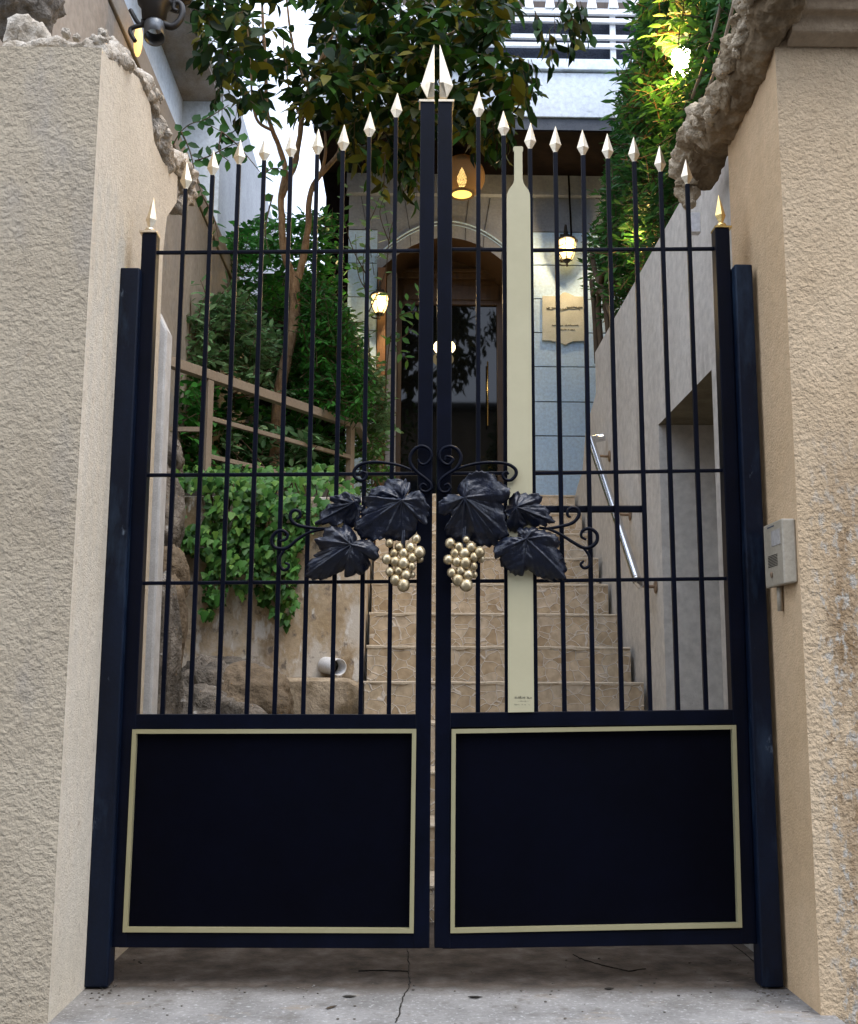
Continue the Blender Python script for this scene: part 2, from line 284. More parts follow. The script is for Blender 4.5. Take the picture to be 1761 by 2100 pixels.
# flagstone facing
def flag(name,sc=18):
    m,n,b=newmat(name); P_=coords(n)
    mp=N(n,'ShaderNodeMapping'); mp.inputs['Scale'].default_value=(1,1,1.25); n.links.new(P_,mp.inputs[0])
    wn=N(n,'ShaderNodeTexNoise',Scale=7,Detail=2); n.links.new(mp.outputs[0],wn.inputs['Vector'])
    mm=N(n,'ShaderNodeMix',data_type='RGBA',blend_type='LINEAR_LIGHT'); mm.inputs[0].default_value=.04; n.links.new(mp.outputs[0],mm.inputs[6]); n.links.new(wn.outputs['Color'],mm.inputs[7])
    v=N(n,'ShaderNodeTexVoronoi',Scale=sc,feature='DISTANCE_TO_EDGE'); v2=N(n,'ShaderNodeTexVoronoi',Scale=sc)
    for q in(v,v2): n.links.new(mm.outputs[2],q.inputs['Vector'])
    r=ramp(n,v.outputs['Distance'],[(.012,(1,1,1)),(.045,(0,0,0))])
    c=ramp(n,v2.outputs['Color'],[(.1,(.40,.31,.20)),(.5,(.49,.40,.28)),(.9,(.54,.46,.35))])
    t=N(n,'ShaderNodeTexNoise',Scale=30,Detail=5); n.links.new(P_,t.inputs['Vector'])
    rt=ramp(n,t.outputs['Fac'],[(.3,(.75,.73,.70)),(.7,(1.15,1.15,1.15))])
    mx=N(n,'ShaderNodeMix',data_type='RGBA',blend_type='MULTIPLY'); mx.inputs[0].default_value=1; n.links.new(c.outputs[0],mx.inputs[6]); n.links.new(rt.outputs[0],mx.inputs[7])
    m2=N(n,'ShaderNodeMix',data_type='RGBA'); n.links.new(r.outputs[0],m2.inputs[0]); n.links.new(mx.outputs[2],m2.inputs[6]); m2.inputs[7].default_value=(.60,.55,.48,1)
    n.links.new(m2.outputs[2],b.inputs['Base Color']); b.inputs['Roughness'].default_value=.9
    bp=N(n,'ShaderNodeBump',Strength=.6,Distance=.006); n.links.new(r.outputs[0],bp.inputs['Height']); 
    b2=N(n,'ShaderNodeBump',Strength=.6,Distance=.006); n.links.new(t.outputs['Fac'],b2.inputs['Height']); n.links.new(bp.outputs[0],b2.inputs['Normal']); n.links.new(b2.outputs[0],b.inputs['Normal'])
    return m
M_flag=flag('crazy_paving_stone')
M_grout=noisy('pale_cement_edge',(.44,.37,.27),(.54,.47,.36),scale=14,rough=.9,bumps=((60,.006,.6),),stain=((20,.6,.66,(.34,.28,.2),(1,1,1)),))
# ================================================================ THE SETTING
mb=MB(); mb.box(-40,40,-40,60,-.6,-.14); mb.build('street_ground',M_road,kind='structure')
mb=MB(); 
# threshold slab with a slightly uneven nose
xs=np.linspace(-.82,.99,40); fr=[2.585+.006*noise.noise(Vector((x*9,0,0))) for x in xs]
top=[(x,y,0) for x,y in zip(xs,fr)]
mb.add([(x,y+.006,0) for x,y in zip(xs,fr)]+[(x,y,-.006) for x,y in zip(xs,fr)]+[(x,y,-.139) for x,y in zip(xs,fr)]+[(x,3.75,0) for x in xs],
  [(i,i+1,121+i,120+i) for i in range(39)]+[(40+i,41+i,i+1,i) for i in range(39)]+[(80+i,81+i,41+i,40+i) for i in range(39)])
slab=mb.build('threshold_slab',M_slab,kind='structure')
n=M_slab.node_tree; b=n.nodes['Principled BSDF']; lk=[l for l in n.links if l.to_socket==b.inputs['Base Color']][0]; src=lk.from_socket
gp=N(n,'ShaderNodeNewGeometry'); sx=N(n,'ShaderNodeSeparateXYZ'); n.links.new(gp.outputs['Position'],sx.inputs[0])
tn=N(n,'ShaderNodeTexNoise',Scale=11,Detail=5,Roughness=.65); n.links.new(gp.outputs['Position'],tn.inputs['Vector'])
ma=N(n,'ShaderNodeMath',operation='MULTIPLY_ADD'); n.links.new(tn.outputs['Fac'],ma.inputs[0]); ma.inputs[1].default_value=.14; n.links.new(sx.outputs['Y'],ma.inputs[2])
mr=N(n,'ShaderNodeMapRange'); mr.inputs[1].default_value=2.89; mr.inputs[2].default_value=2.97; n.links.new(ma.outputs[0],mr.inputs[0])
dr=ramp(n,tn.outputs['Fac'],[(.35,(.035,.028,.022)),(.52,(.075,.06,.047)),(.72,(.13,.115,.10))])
dm=N(n,'ShaderNodeMix',data_type='RGBA'); n.links.new(mr.outputs[0],dm.inputs[0]); n.links.new(src,dm.inputs[6]); n.links.new(dr.outputs[0],dm.inputs[7]); n.links.new(dm.outputs[2],b.inputs['Base Color'])  # the gate's shade behind it painted into the slab colour, with brown dirt
# hairline cracks, real grooves filled with dirt
mb=MB()
def crack(pts,w=.0022,z=.0015):
    q=[PZ(x,y,0) for x,y in pts]; out=[]
    for a,b in zip(q[:-1],q[1:]):
        for k in range(5):
            t=k/5; c=a*(1-t)+b*t; out.append((c[0]+.004*noise.noise(Vector(c*90)),c[1]+.008*noise.noise(Vector(c*70+3)),z))
    out.append((*q[-1][:2],z))
    mb.tube(out,[w*(.6+.6*rnd.random()) for _ in out],4,cap=False)
crack([(836,1948),(838,1965),(840,1985),(838,2003),(842,2015),(838,2027),(828,2042),(824,2060),(818,2085),(812,2098)],.0019)
crack([(735,1992),(790,1991),(838,1993)],.002)
crack([(1175,1958),(1200,1970),(1235,1980),(1290,1993),(1325,1988)],.0015)
crack([(1500,1936),(1530,1958),(1548,1975)],.002)
crack([(245,1955),(238,1965),(228,1978)],.002)
mb.build('slab_cracks',M_soil,kind='structure')

def poly_wall(name,prof,x0,x1,mat_side,mat_front,parent=None,**kw):
    """prof: (Y,z) outline seen from +X; extruded from x0 to x1"""
    mb=MB(); n=len(prof); a=[(x0,y,z) for y,z in prof]; b=[(x1,y,z) for y,z in prof]
    mb.add(a,[tuple(range(n))],0); mb.add(b,[tuple(range(n))[::-1]],0)
    for i in range(n):
        j=(i+1)%n; mb.add([a[i],a[j],b[j],b[i]],[(0,1,2,3)],1)
    return mb.build(name,[mat_side,mat_front],parent,**kw)
XL=-.795
# ---- left gate pillar
pl=root('gate_pillar',(XL,2.6,0),'left gate pillar of rough grey stucco with a cream reveal and a broken off top','pillar')
edge=[PX(x+13,y,XL) for x,y in [(212,122),(238,130),(272,160),(296,215),(304,290),(322,332),(352,362),(350,415),(330,445),(322,520)]]
prof=[(2.6,-.139),(2.6,edge[0][2]-.01)]+[(q[1],q[2]) for q in edge]+[(3.36,1.9),(3.36,-.139)]
poly_wall('pillar_body',prof,XL,-2.9,M_revealL,M_stuccoL,pl)
mb=MB()
path=[P(x,y,2.68) for x,y in [(-60,150),(20,112),(120,104),(205,112)]]+[PX(x,y,XL-.020) for x,y in [(228,112),(262,138),(298,190),(315,262),(326,318),(366,345),(384,395),(366,425)]]
lumpy(mb,path,[.026,.026,.024,.024,.024,.028,.032,.033,.035,.040,.042,.026],3,n=56,seg=20,amp=.55)
chips(mb,path[2:],90,.006,.018,(.012,.022,.026),40)
mb.build('broken_concrete_edge',M_broken,pl)
mb=MB(); lumpy(mb,[P(x,y,2.72) for x,y in [(18,100),(45,72),(90,92),(125,108)]],[.02,.045,.035,.02],9,n=30,seg=12,amp=.4)
mb.build('broken_fragment',M_broken,pl)
# top-left stained stump behind the pillar
mb=MB(); rock_mesh(mb,P(45,-10,3.0),(.11,.10,.14),4,amp=.35,sub=5,freq=1.6,fine=.09)
mb.build('stone_stump',M_rock,loc=P(40,60,3.0),label='dark weathered stone stump rising behind the broken top of the left pillar',cat='stone')
# granite slab on edge behind the left leaf
mb=MB(); a=PX(327,625,-.79); b=PX(300,1470,-.79); y=3.42
mb.hexa([(-.815,3.38,0),(-.772,3.38,0),(-.772,3.46,0),(-.815,3.46,0),(-.815,3.38,a[2]*1.0+.02),(-.776,3.38,a[2]-.06),(-.776,3.46,a[2]-.06),(-.815,3.46,a[2]+.02)])
mb.build('granite_slab',M_granite,loc=(-.79,3.42,0),bevel=.008,label='narrow upright slab of pale speckled granite behind the left gate leaf',cat='stone slab')
# ---- right gate pillar
XR=.957
pr_=root('gate_pillar',(XR,2.66,0),'right gate pillar of tan stucco with brown stains, broken ledge and cornice above','pillar')
zt=P(1620,100,2.66)[2]
prof=[(2.66,-.139),(3.10,-.139),(3.10,zt+.12),(2.66,zt+.12)]
poly_wall('pillar_body',prof[::-1],XR,2.9,M_revealR,M_stuccoR,pr_)
prof=[(2.655,zt),(2.61,zt+.02),(2.60,zt+.055),(2.575,zt+.06),(2.57,zt+.10),(2.53,zt+.11),(2.50,zt+.15),(2.50,zt+.6),(2.85,zt+.6),(2.85,zt+.125),(2.655,zt+.125)]
mb=MB(); n=len(prof); a=[(XR+.03,y,z) for y,z in prof]; b=[(2.9,y,z) for y,z in prof]
mb.add(a,[tuple(range(n))]); mb.add(b,[tuple(range(n))[::-1]])
mb.add(a+b,[(i,i+n,(i+1)%n+n,(i+1)%n) for i in range(n)])
mb.build('cornice',M_corn,pr_,bevel=.006)
mb=MB()
path=[PX(x,y,.93) for x,y in [(1600,-80),(1575,-10),(1556,60),(1535,120),(1506,180),(1478,240),(1448,290),(1428,345),(1424,395),(1432,425)]]
p1=[PX(x+18,y,.945) for x,y in [(1600,-80),(1575,-10),(1556,60),(1535,120),(1506,180),(1478,240),(1448,290),(1428,345),(1420,385)]]
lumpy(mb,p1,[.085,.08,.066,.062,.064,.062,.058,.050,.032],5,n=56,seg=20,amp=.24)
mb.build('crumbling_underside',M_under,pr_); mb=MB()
p2=[PX(x-16,y-4,.905) for x,y in [(1600,-80),(1575,-10),(1556,60),(1535,120),(1506,180),(1478,240),(1448,290),(1430,345),(1428,395),(1436,425)]]
lumpy(mb,p2,[.055,.055,.050,.048,.050,.052,.052,.050,.040,.018],6,n=60,seg=24,amp=.5)
chips(mb,p2,90,.008,.022,(.016,.024,.024),140)
mb.build('broken_ledge',M_broken2,pr_)

# ================================================================ GATE
YG=2.90
def G(x,y,dy=0.): return P(x,y,YG+dy)
def gate_post(pts,label):
    (x0,yt),(x1,_),(x2,yb),(x3,_)=pts   # top left, top right, bottom right, bottom left
    o=root('gate_post',((P((x2+x3)/2,yb,2.88)[0]),2.89,0),label,'gate post','square steel posts fixed to the pillars')
    tl,tr,br_,bl=P(x0,yt,2.875),P(x1,yt,2.875),P(x2,yb,2.875),P(x3,yb,2.875); zt=(tl[2]+tr[2])/2
    mb=MB(); d=.062
    c=[(bl[0],2.875,.004),(br_[0],2.875,.004),(br_[0],2.875+d,.004),(bl[0],2.875+d,.004),(tl[0],2.875,zt),(tr[0],2.875,zt),(tr[0],2.875+d,zt),(tl[0],2.875+d,zt)]
    mb.hexa(c); mb.build('post',M_postp,o,bevel=.005)
    
    return o
gate_post([(247,548),(288,548),(221,2031),(171,2031)],'left gate post of scuffed blue black steel against the cream pillar')
gate_post([(1507,541),(1544,541),(1609,2023),(1563,2023)],'right gate post of scuffed black steel beside the intercom')

def spear(mb,base,tip,w,d=None,mi=0,half=0):
    """four-sided spear point; base/tip world points; w width at the widest"""
    base=np.array(base);tip=np.array(tip); h=tip-base; L=np.linalg.norm(h)
    d=d or w
    c=base+h*.30
    yb=np.array([0,1,0]); xb=np.array([1,0,0])
    ring=lambda q,k:[q-xb*w/2*k-yb*d/2*k, q+xb*w/2*k-yb*d/2*k, q+xb*w/2*k+yb*d/2*k, q-xb*w/2*k+yb*d/2*k]
    # diamond plan, ridge to the front
    rg=lambda q,k:[q-xb*w/2*k,q-yb*d/2*k,q+xb*w/2*k,q+yb*d/2*k]
    v=rg(base,.36)+rg(base+h*.05,.36)+rg(c,1)+[tip]
    f=[(3,2,1,0)]+[(i,(i+1)%4,4+(i+1)%4,4+i) for i in range(4)]+[(4+i,4+(i+1)%4,8+(i+1)%4,8+i) for i in range(4)]+[(8+i,8+(i+1)%4,12) for i in range(4)]
    mb.add(v,f,mi)
def leaf_surface(O,outl,tips,bulge,seed,tilt=(0,0),sc=1.):
    """embossed sheet-metal leaf: O and outline in picture coordinates of the gate plane"""
    o=G(*O,-.035); pts=[G(x,y,-.035) for x,y in outl]
    # resample with saw teeth
    per=[]; n=len(pts)
    for i in range(n):
        a,b=pts[i],pts[(i+1)%n]; k=max(2,int(np.linalg.norm(b-a)/.0045))
        for j in range(k):
            t=j/k; q=a*(1-t)+b*t
            rad=q-o; rl_=np.linalg.norm(rad)+1e-6
            tooth=.0075*(1-abs(((j/k*max(1,round(k/3)))%1)*2-1))*(1 if k>3 else .3)
            q=q+rad/rl_*(tooth-.002+.002*noise.noise(Vector(q*60)))
            per.append(q)
    m=len(per); rings=16; mb=MB()
    tv=[]
    for t in tips:
        q=G(*t,-.035)-o; tv.append((math.atan2(q[2],q[0]),np.linalg.norm(q)))
    V=[]
    for r in range(rings+1):
        t=r/rings
        for q in per:
            v=o+(q-o)*t; d=v-o; rr=np.linalg.norm(d); a=math.atan2(d[2],d[0])
            h=bulge*(1-(t)**2)*.9+.004*math.sin(t*5+seed)
            h+=tilt[0]*d[0]+tilt[1]*d[2]
            best=9; 
            for ta,tl in tv:
                da=abs((a-ta+math.pi)%(2*math.pi)-math.pi); best=min(best,da)
            dist=rr*math.sin(min(best,1.5))
            h+=.0042*math.exp(-(dist/.0022)**2)*(1-.6*t)       # vein
            h+=.0065*t*math.cos(min(best,.8)/.8*math.pi)           # lobes fold between the veins
            # side veins
            h+=.0016*t*math.sin(rr*230-best*14)
            h+=.006*noise.noise(Vector((v[0]*22+seed,v[2]*22,seed)))*t
            h-=.013*t**5*(.3+1.4*noise.noise(Vector((v[0]*30,seed,v[2]*30))))
            V.append((v[0],v[1]-h,v[2]))
    fs=[(i*m+k,(i+1)*m+k,(i+1)*m+(k+1)%m,i*m+(k+1)%m) for i in range(rings) for k in range(m)]
    mb.add(V,fs,0,True); return mb
def smooth_path(pts,k=6):
    out=[]; n=len(pts)
    for i in range(n-1):
        p0,p1,p2,p3=[np.array(pts[max(0,min(n-1,j))],float) for j in(i-1,i,i+1,i+2)]
        for s in range(k):
            t=s/k; out.append(.5*((2*p1)+(-p0+p2)*t+(2*p0-5*p1+4*p2-p3)*t*t+(-p0+3*p1-3*p2+p3)*t**3))
    out.append(np.array(pts[-1],float)); return out
def make_leaf(side,L):
    o=root('gate_leaf',L['base'],L['label'],'gate leaf','pair of black spear topped gate leaves')
    # frame: stiles
    mb=MB()
    for (xa,ya,xb,yb,w) in L['stiles']: mb.bar(G(xb,yb),G(xa,ya),w,.042)
    mb.build('stile' ,M_iron,o,bevel=.002) if False else None
    for (xa,ya,xb,yb,w) in L['stiles']:
        mb=MB(); mb.bar(G(xb,yb),G(xa,ya),w,.042); mb.build('stile',M_iron,o,bevel=.0025)
    for (xa,ya,xb,yb,w) in L['rails']:
        mb=MB(); mb.bar(G(xa,ya,.002),G(xb,yb,.002),w,.038); mb.build('frame_rail',M_iron,o,bevel=.0015)
    mb=MB(); q=[G(x,y,.012) for x,y in L['panel']]; mb.prism(q,(0,.004,0)); mb.build('panel',M_plate,o)
    # gold trim, four mitred strips in one frame
    mb=MB(); A=[G(x,y,-.004) for x,y in L['trim']]; c=sum(A)/4; wd=.0108
    In=[]
    for q in A: In.append(q+np.array([wd if q[0]<c[0] else -wd,0,wd if q[2]<c[2] else -wd]))
    for i in range(4):
        j=(i+1)%4; f=[A[i],A[j],In[j],In[i]]; b=[v+np.array([0,.0165,0]) for v in f]
        mb.add(f+b,[(0,1,2,3),(7,6,5,4),(0,4,5,1),(2,6,7,3)])
    mb.build('gold_trim',M_gold,o)
    for (xa,ya,xb,yb) in L['cross']:
        mb=MB(); a=G(xa,ya,.014); b=G(xb,yb,.014); mb.bar(a,b,.0098,.0098); mb.build('cross_bar',M_iron,o,bevel=.002)
    for (xb,yb,xt,yt,xs_,ys) in L['bars']:
        mb=MB(); a=G(xb,yb,.010); b=G(xt,yt,.010); mb.bar(a,b,.0118,.0118); br=mb.build('bar',M_iron,o,bevel=.0012)
        mb=MB(); spear(mb,b+np.array([0,.006,0])-np.array([0,0,.002]),G(xs_,ys,.016),.0345,.026); mb.build('spearhead',M_brass,br,bevel=.0006)
    # corner and centre spearheads
    bx,by,tx,ty=L['corner']; mb=MB(); b=G(bx,by,.02); t=G(tx,ty,.02)
    mb.box(b[0]-.024,b[0]+.024,YG-.003,YG+.045,b[2]-.010,b[2]-.004); spear(mb,b+(t-b)*.06,t,.031,.028); mb.ell(b+np.array([0,0,.004]),(.014,.014,.010)); mb.build('corner_finial',M_brass if side<0 else M_brass2,o,bevel=.0008)
    # half spear
    mb=MB(); e,yb,yw,yt,wpx=L['half']; sgn=side
    bi=G(e,yb,.018); wi=G(e,yw,.018); ti=G(e,yt,.018)
    W=abs(G(e+wpx,yw)[0]-G(e,yw)[0])*sgn; X=np.array([1.,0,0])*W; Yv=np.array([0,.020,0])
    v=[bi, bi+X*.18-Yv*0, bi+X*.18-Yv*.5, bi-Yv*.5, bi+Yv*.5, wi, wi+X, wi-Yv+X*.30, wi+Yv+X*.3, wi-Yv*.6, ti, bi+X*.55]
    vv=[bi-Yv*.4, bi+X*.52-Yv*.1, bi+X*.52+Yv*.1, bi+Yv*.4,   wi-Yv*.9, wi+X*.28-Yv, wi+X, wi+X*.28+Yv, wi+Yv*.9, ti]
    mb.add(vv,[(0,1,5,4),(1,6,5),(1,2,6),(2,7,6),(2,3,8,7),(3,0,4,8),(4,5,9),(5,6,9),(6,7,9),(7,8,9),(8,4,9),(0,3,2,1)])
    a=G(L['cap'][0],yb+3,0); b2=G(L['cap'][1],yb+3,0); mb.box(a[0],b2[0],YG-.003,YG+.045,a[2]-.006,a[2]+.001)
    mb.build('centre_finial',M_brass,o,bevel=.0005)
    # vine ornament
    ox,oy=L['ozero']; Z=lambda q:(ox+.2038*q[0],902.6+.2038*q[1])
    for i,(O_,out,tips,bul,tl,dy) in enumerate(L['vine']):
        mb=leaf_surface(Z(O_),[Z(q) for q in out],[Z(q) for q in tips],bul,i*3.3+side,tl)
        mb.v=[(a,b+dy,c) for a,b,c in mb.v]
        lf=mb.build('vine_leaf',M_vine,o); m=lf.modifiers.new('sheet','SOLIDIFY'); m.thickness=.0022; m.offset=0
    for pts,ra in [(a_,b_*1.2) for a_,b_ in L['scrolls']]:
        pp=smooth_path([Z(q) for q in pts]); mb=MB(); n_=len(pp)
        mb.tube([G(x,y,-.012) for x,y in pp],[ra*(.65+.35*math.sin(math.pi*i/(n_-1))) for i in range(n_)],8)
        mb.build('scroll',M_iron,o)
    gb=MB(); c0=Z(L['grapes'][0][:2]); 
    gx=Z((sum(q[0] for q in L['grapes'])/len(L['grapes']),960)); 
    st=smooth_path([(gx[0]+2,gx[1]-40),(gx[0],gx[1]-10),(gx[0]-1,gx[1]+45),(gx[0],gx[1]+90)])
    gb.tube([G(x,y,-.030) for x,y in st],.006,8); 
    for gx_,gy,gr in L['grapes']:
        x,y=Z((gx_,gy)); gb.ell(G(x,y,-.026),.0095,10,7)
    bunch=gb.build('grape_bunch',M_vine,o)
    for k,(gx_,gy,gr) in enumerate(L['grapes']):
        x,y=Z((gx_,gy)); r=gr*.2038*.00126*1.38; back=gr<31
        mb=MB(); c=G(x,y,-.045 if not back else -.030); 
        mb.ell(c-np.array([0,.3*r,0]),(r*(.94+.1*rnd.random()),r,r*(1+.08*rnd.random())),16,10); mb.build('grape',M_grape,bunch)
    return o
LB=[(333,1465,381,386,384,330),(390,1465,436,358,439,307),(447,1465,490,336,494,285),(506,1465,542,328,544,280),(563,1465,597,321,598,269),
    (622,1465,651,316,654,263),(681,1465,704,308,707,254),(740,1465,758,280,760,228),(798,1465,813,240,816,189)]
RB=[(981,1462,982,239,983,186),(1041,1462,1034,277,1033,226),(1100,1462,1088,304,1089,250),(1159,1461,1140,311,1140,257),(1218,1460,1197,317,1195,264),
    (1277,1459,1248,324,1246,272),(1335,1458,1302,330,1300,279),(1392,1457,1356,351,1353,297),(1450,1456,1411,376,1407,325)]
VL=[((1390,598),[(1395,600),(1300,590),(1200,580),(1050,560),(1080,480),(1140,455),(1200,450),(1210,400),(1280,385),(1340,380),(1400,400),(1420,370),(1435,410),(1475,465),(1440,520),(1410,560)],[(1080,480),(1340,380),(1470,465)],.012,(0,.1),.012),
 ((900,632),[(650,580),(740,560),(760,540),(810,515),(870,540),(920,560),(975,600),(960,640),(1000,660),(1000,700),(960,720),(960,770),(900,860),(860,870),(780,820),(740,850),(690,870),(640,830),(560,840),(490,835),(550,790),(540,740),(600,690),(625,650),(700,635)],[(650,580),(490,835),(810,515),(970,770),(600,690)],.014,(0,.25),.008),
 ((870,1062),[(400,1375),(430,1290),(450,1210),(520,1180),(480,1160),(560,1110),(530,1060),(495,1010),(585,980),(590,930),(650,890),(720,885),(770,870),(850,865),(885,905),(925,960),(930,1010),(1000,1000),(1080,1020),(1120,1060),(1145,1130),(1125,1210),(1050,1190),(1050,1270),(1020,1310),(970,1350),(920,1340),(860,1375),(805,1380),(800,1300),(740,1330),(680,1350),(600,1390),(530,1390),(450,1385)],[(400,1375),(495,1010),(650,890),(1140,1130),(840,1370)],.018,(0,.25),-.006),
 ((1375,625),[(1400,600),(1430,560),(1500,530),(1575,530),(1620,580),(1635,640),(1655,720),(1640,790),(1645,840),(1615,860),(1570,820),(1545,800),(1540,850),(1535,910),(1500,950),(1460,990),(1430,1005),(1380,1010),(1330,1010),(1270,1005),(1200,985),(1130,1000),(1060,1010),(1020,990),(950,965),(920,920),(900,850),(940,790),(1000,770),(955,750),(985,710),(1025,690),(1000,640),(985,575),(1080,580),(1200,590),(1320,600)],[(985,575),(900,930),(1200,985),(1380,1010),(1620,850),(1620,600)],.02,(0,.28),-.008)]
VR=[((865,680),[(850,530),(920,535),(1000,545),(1060,535),(1140,580),(1115,640),(1180,680),(1225,715),(1210,750),(1275,820),(1190,830),(1195,850),(1120,850),(1090,870),(1010,840),(960,870),(890,910),(800,890),(770,850),(790,780),(760,720),(800,640),(820,560)],[(1270,820),(1140,580),(850,530),(900,900),(780,850)],.014,(0,.25),.006),
 ((960,1002),[(635,1100),(720,1000),(800,975),(900,985),(880,900),(1000,890),(1100,900),(1180,920),(1270,970),(1310,1050),(1290,1090),(1340,1170),(1380,1250),(1400,1300),(1360,1340),(1385,1400),(1280,1400),(1200,1400),(1120,1370),(1050,1330),(1000,1300),(960,1310),(940,1370),(890,1350),(800,1310),(760,1280),(710,1220),(700,1180),(650,1200),(640,1150)],[(640,1150),(1385,1390),(1270,970),(940,1360),(1060,895)],.018,(0,.25),-.006),
 ((345,600),[(330,590),(290,540),(275,495),(300,440),(350,400),(420,360),(490,340),(590,350),(660,380),(680,420),(740,450),(800,520),(805,570),(780,620),(730,640),(760,680),(750,730),(775,770),(760,810),(785,900),(790,975),(700,1000),(720,1040),(640,1050),(560,1050),(480,1040),(440,1010),(390,990),(350,1060),(335,1080),(310,1030),(240,990),(180,960),(150,880),(200,840),(240,790),(200,740),(130,750),(75,705),(80,655),(130,600),(200,545),(280,560),(325,597)],[(420,345),(800,540),(785,960),(500,1040),(320,1070),(150,880),(90,680)],.02,(0,.28),-.008)]
SL=[([(1540,190),(1560,232),(1610,245),(1660,205),(1680,150),(1650,90),(1580,60),(1510,90),(1465,160),(1470,240),(1530,320),(1620,390),(1670,440),(1675,490),(1630,520),(1580,510),(1560,475),(1590,440),(1625,460)],.0042),
 ([(960,345),(985,320),(1025,340),(1010,390),(960,405),(905,370),(900,310),(940,260),(1010,230),(1130,222),(1260,235),(1380,262),(1480,305)],.0040),
 ([(320,795),(355,770),(350,720),(300,705),(260,740),(265,800),(320,850),(420,875),(560,890),(720,880)],.0042),
 ([(150,1015),(210,1000),(230,950),(180,910),(110,930),(70,1000),(90,1070),(170,1095),(240,1075),(330,1000),(450,930),(600,895),(720,880)],.0042),
 ([(225,1070),(180,1130),(150,1190),(152,1260),(190,1305),(235,1290),(240,1250),(205,1240)],.0038)]
SR=[([(150,205),(165,165),(215,175),(235,200),(195,245),(145,235),(105,190),(105,130),(145,80),(220,65),(290,110),(315,190),(270,280),(180,340),(110,400),(90,470),(120,520),(180,520),(210,480),(180,440),(150,460)],.0042),
 ([(250,302),(350,265),(480,235),(620,225),(760,235),(850,280),(870,340),(820,400),(760,395),(735,350),(770,320),(795,345)],.0040),
 ([(1100,880),(1180,890),(1330,865),(1440,830),(1500,760),(1490,700),(1440,680),(1390,710),(1390,760),(1420,775)],.0042),
 ([(1100,880),(1180,890),(1300,940),(1430,1020),(1540,1080),(1620,1075),(1680,1020),(1680,940),(1610,890),(1540,910),(1525,970),(1575,1000)],.0042),
 ([(1540,1080),(1590,1140),(1615,1210),(1600,1270),(1550,1285),(1520,1250),(1550,1215)],.0038)]
GL=[(1525,995,35),(1255,1040,32),(1350,1075,32),(1465,1080,38),(1555,1130,46),(1300,1138,32),(1395,1140,38),(1485,1185,38),(1230,1200,38),(1310,1220,38),(1395,1238,46),(1478,1272,32),(1260,1325,36),(1345,1318,36),(1420,1360,42),(1480,1355,27),(1315,1405,42),(1395,1460,50),(1560,1200,29)]
GR=[(205,1040,40),(290,1075,35),(365,1005,27),(415,1080,38),(500,1130,44),(250,1138,35),(350,1140,42),(440,1180,38),(185,1205,38),(270,1225,38),(358,1238,47),(437,1270,32),(220,1335,36),(310,1318,38),(385,1360,40),(445,1355,27),(283,1408,44),(365,1460,48),(515,1195,29)]
gl=make_leaf(-1,dict(base=(-.745,2.9,0),label='left gate leaf of black steel with spearheads, gold trimmed panel and vine ornament',
  stiles=[(307,478,243,1943,.0405),(878,206,865,1945,.0405)],
  rails=[(262,1480,864,1480,.0375),(244,1928,866,1930,.036)],
  panel=[(262,1480),(864,1480),(864,1930),(244,1930)],trim=[(252,1912),(849,1914),(854.5,1495),(272,1496)],
  cross=[(318,517,864,513),(295,974,862,971),(280,1196,860,1192)],bars=LB,corner=(308,476,316,403),half=(891.3,202,176,89,28),cap=(860,892),
  vine=VL,scrolls=SL,grapes=GL,ozero=(543.6,0)))
gr=make_leaf(1,
 dict(base=(.889,2.9,0),label='right gate leaf of black steel with spearheads and the tall gold bottle silhouette',
  stiles=[(1482,467,1537,1936,.0405),(914,206,908,1945,.0405)],
  rails=[(908,1477,1524,1470,.0375),(908,1931,1537,1921,.036)],
  panel=[(908,1477),(1524,1470),(1537,1921),(908,1931)],trim=[(924.5,1914),(1523,1902.5),(1510.5,1487),(927,1495.5)],
  cross=[(914,510,1034,511),(1092,512,1470,509),(912,971,1040,970),(1096,970,1495,964),(912,1192,1040,1191),(1098,1191,1502,1186)],bars=RB,corner=(1480,466,1474,397),half=(902.3,202,176,89,28),cap=(900,932),
  vine=VR,scrolls=SR,grapes=GR,ozero=(882,0)))
# bottle silhouette on the right leaf
B=[(1044,1460),(1040.5,391)]
out=[(1043,1461),(1040,410),(1041,397),(1044,389),(1050,381),(1054,375),(1055.5,366),(1055.5,310),(1053.5,309),(1053.5,302),(1056,300),(1071,300),(1073.5,302),(1073.5,309),(1072,310),(1072.5,366),(1074,374),(1078,381),(1084,389),(1087,396),(1088,408),(1096,1460)]
mb=MB(); mb.prism([G(x,y,-.003) for x,y in out],(0,.007,0)); bo=mb.build('bottle_silhouette',M_bottle,gr,bevel=.001)
# two small engraved lines at its foot (too small to read in the photo) as strokes
mb=MB()
def strokes(x0,x1,y,h,dy,plane,seed,fill=.75,w=.0006,cell=3.2):
    r=random.Random(seed); x=x0
    while x<x1:
        if r.random()<fill:
            k=r.choice([0,1,2]); a=h*(.5+.5*r.random())
            pts={0:[(x,y),(x+cell*.4,y-a),(x+cell*.7,y)],1:[(x,y-a*.8),(x+cell*.2,y),(x+cell*.6,y-.1*a),(x+cell*.6,y-a*.7)],2:[(x,y-a),(x+.1,y),(x+cell*.6,y)]}[k]
            mb.tube([plane(px,py) for px,py in pts],w,4)
        x+=cell
strokes(1050,1089,1432,5,0,lambda x,y:G(x,y,-.0036),2)
strokes(1063,1088,1438,1.2,0,lambda x,y:G(x,y,-.0036),3,w=.0004,cell=2)
strokes(1056,1086,1445.5,2,0,lambda x,y:G(x,y,-.0036),4,w=.0005,cell=2.1)
mb.build('engraved_lines',M_ink,gr)
# slide bolt bar
mb=MB(); mb.bar(G(1060,1043.5,.022),G(1320,1043,.022),.0185,.016); mb.build('slide_bolt',M_iron,gr,bevel=.003)
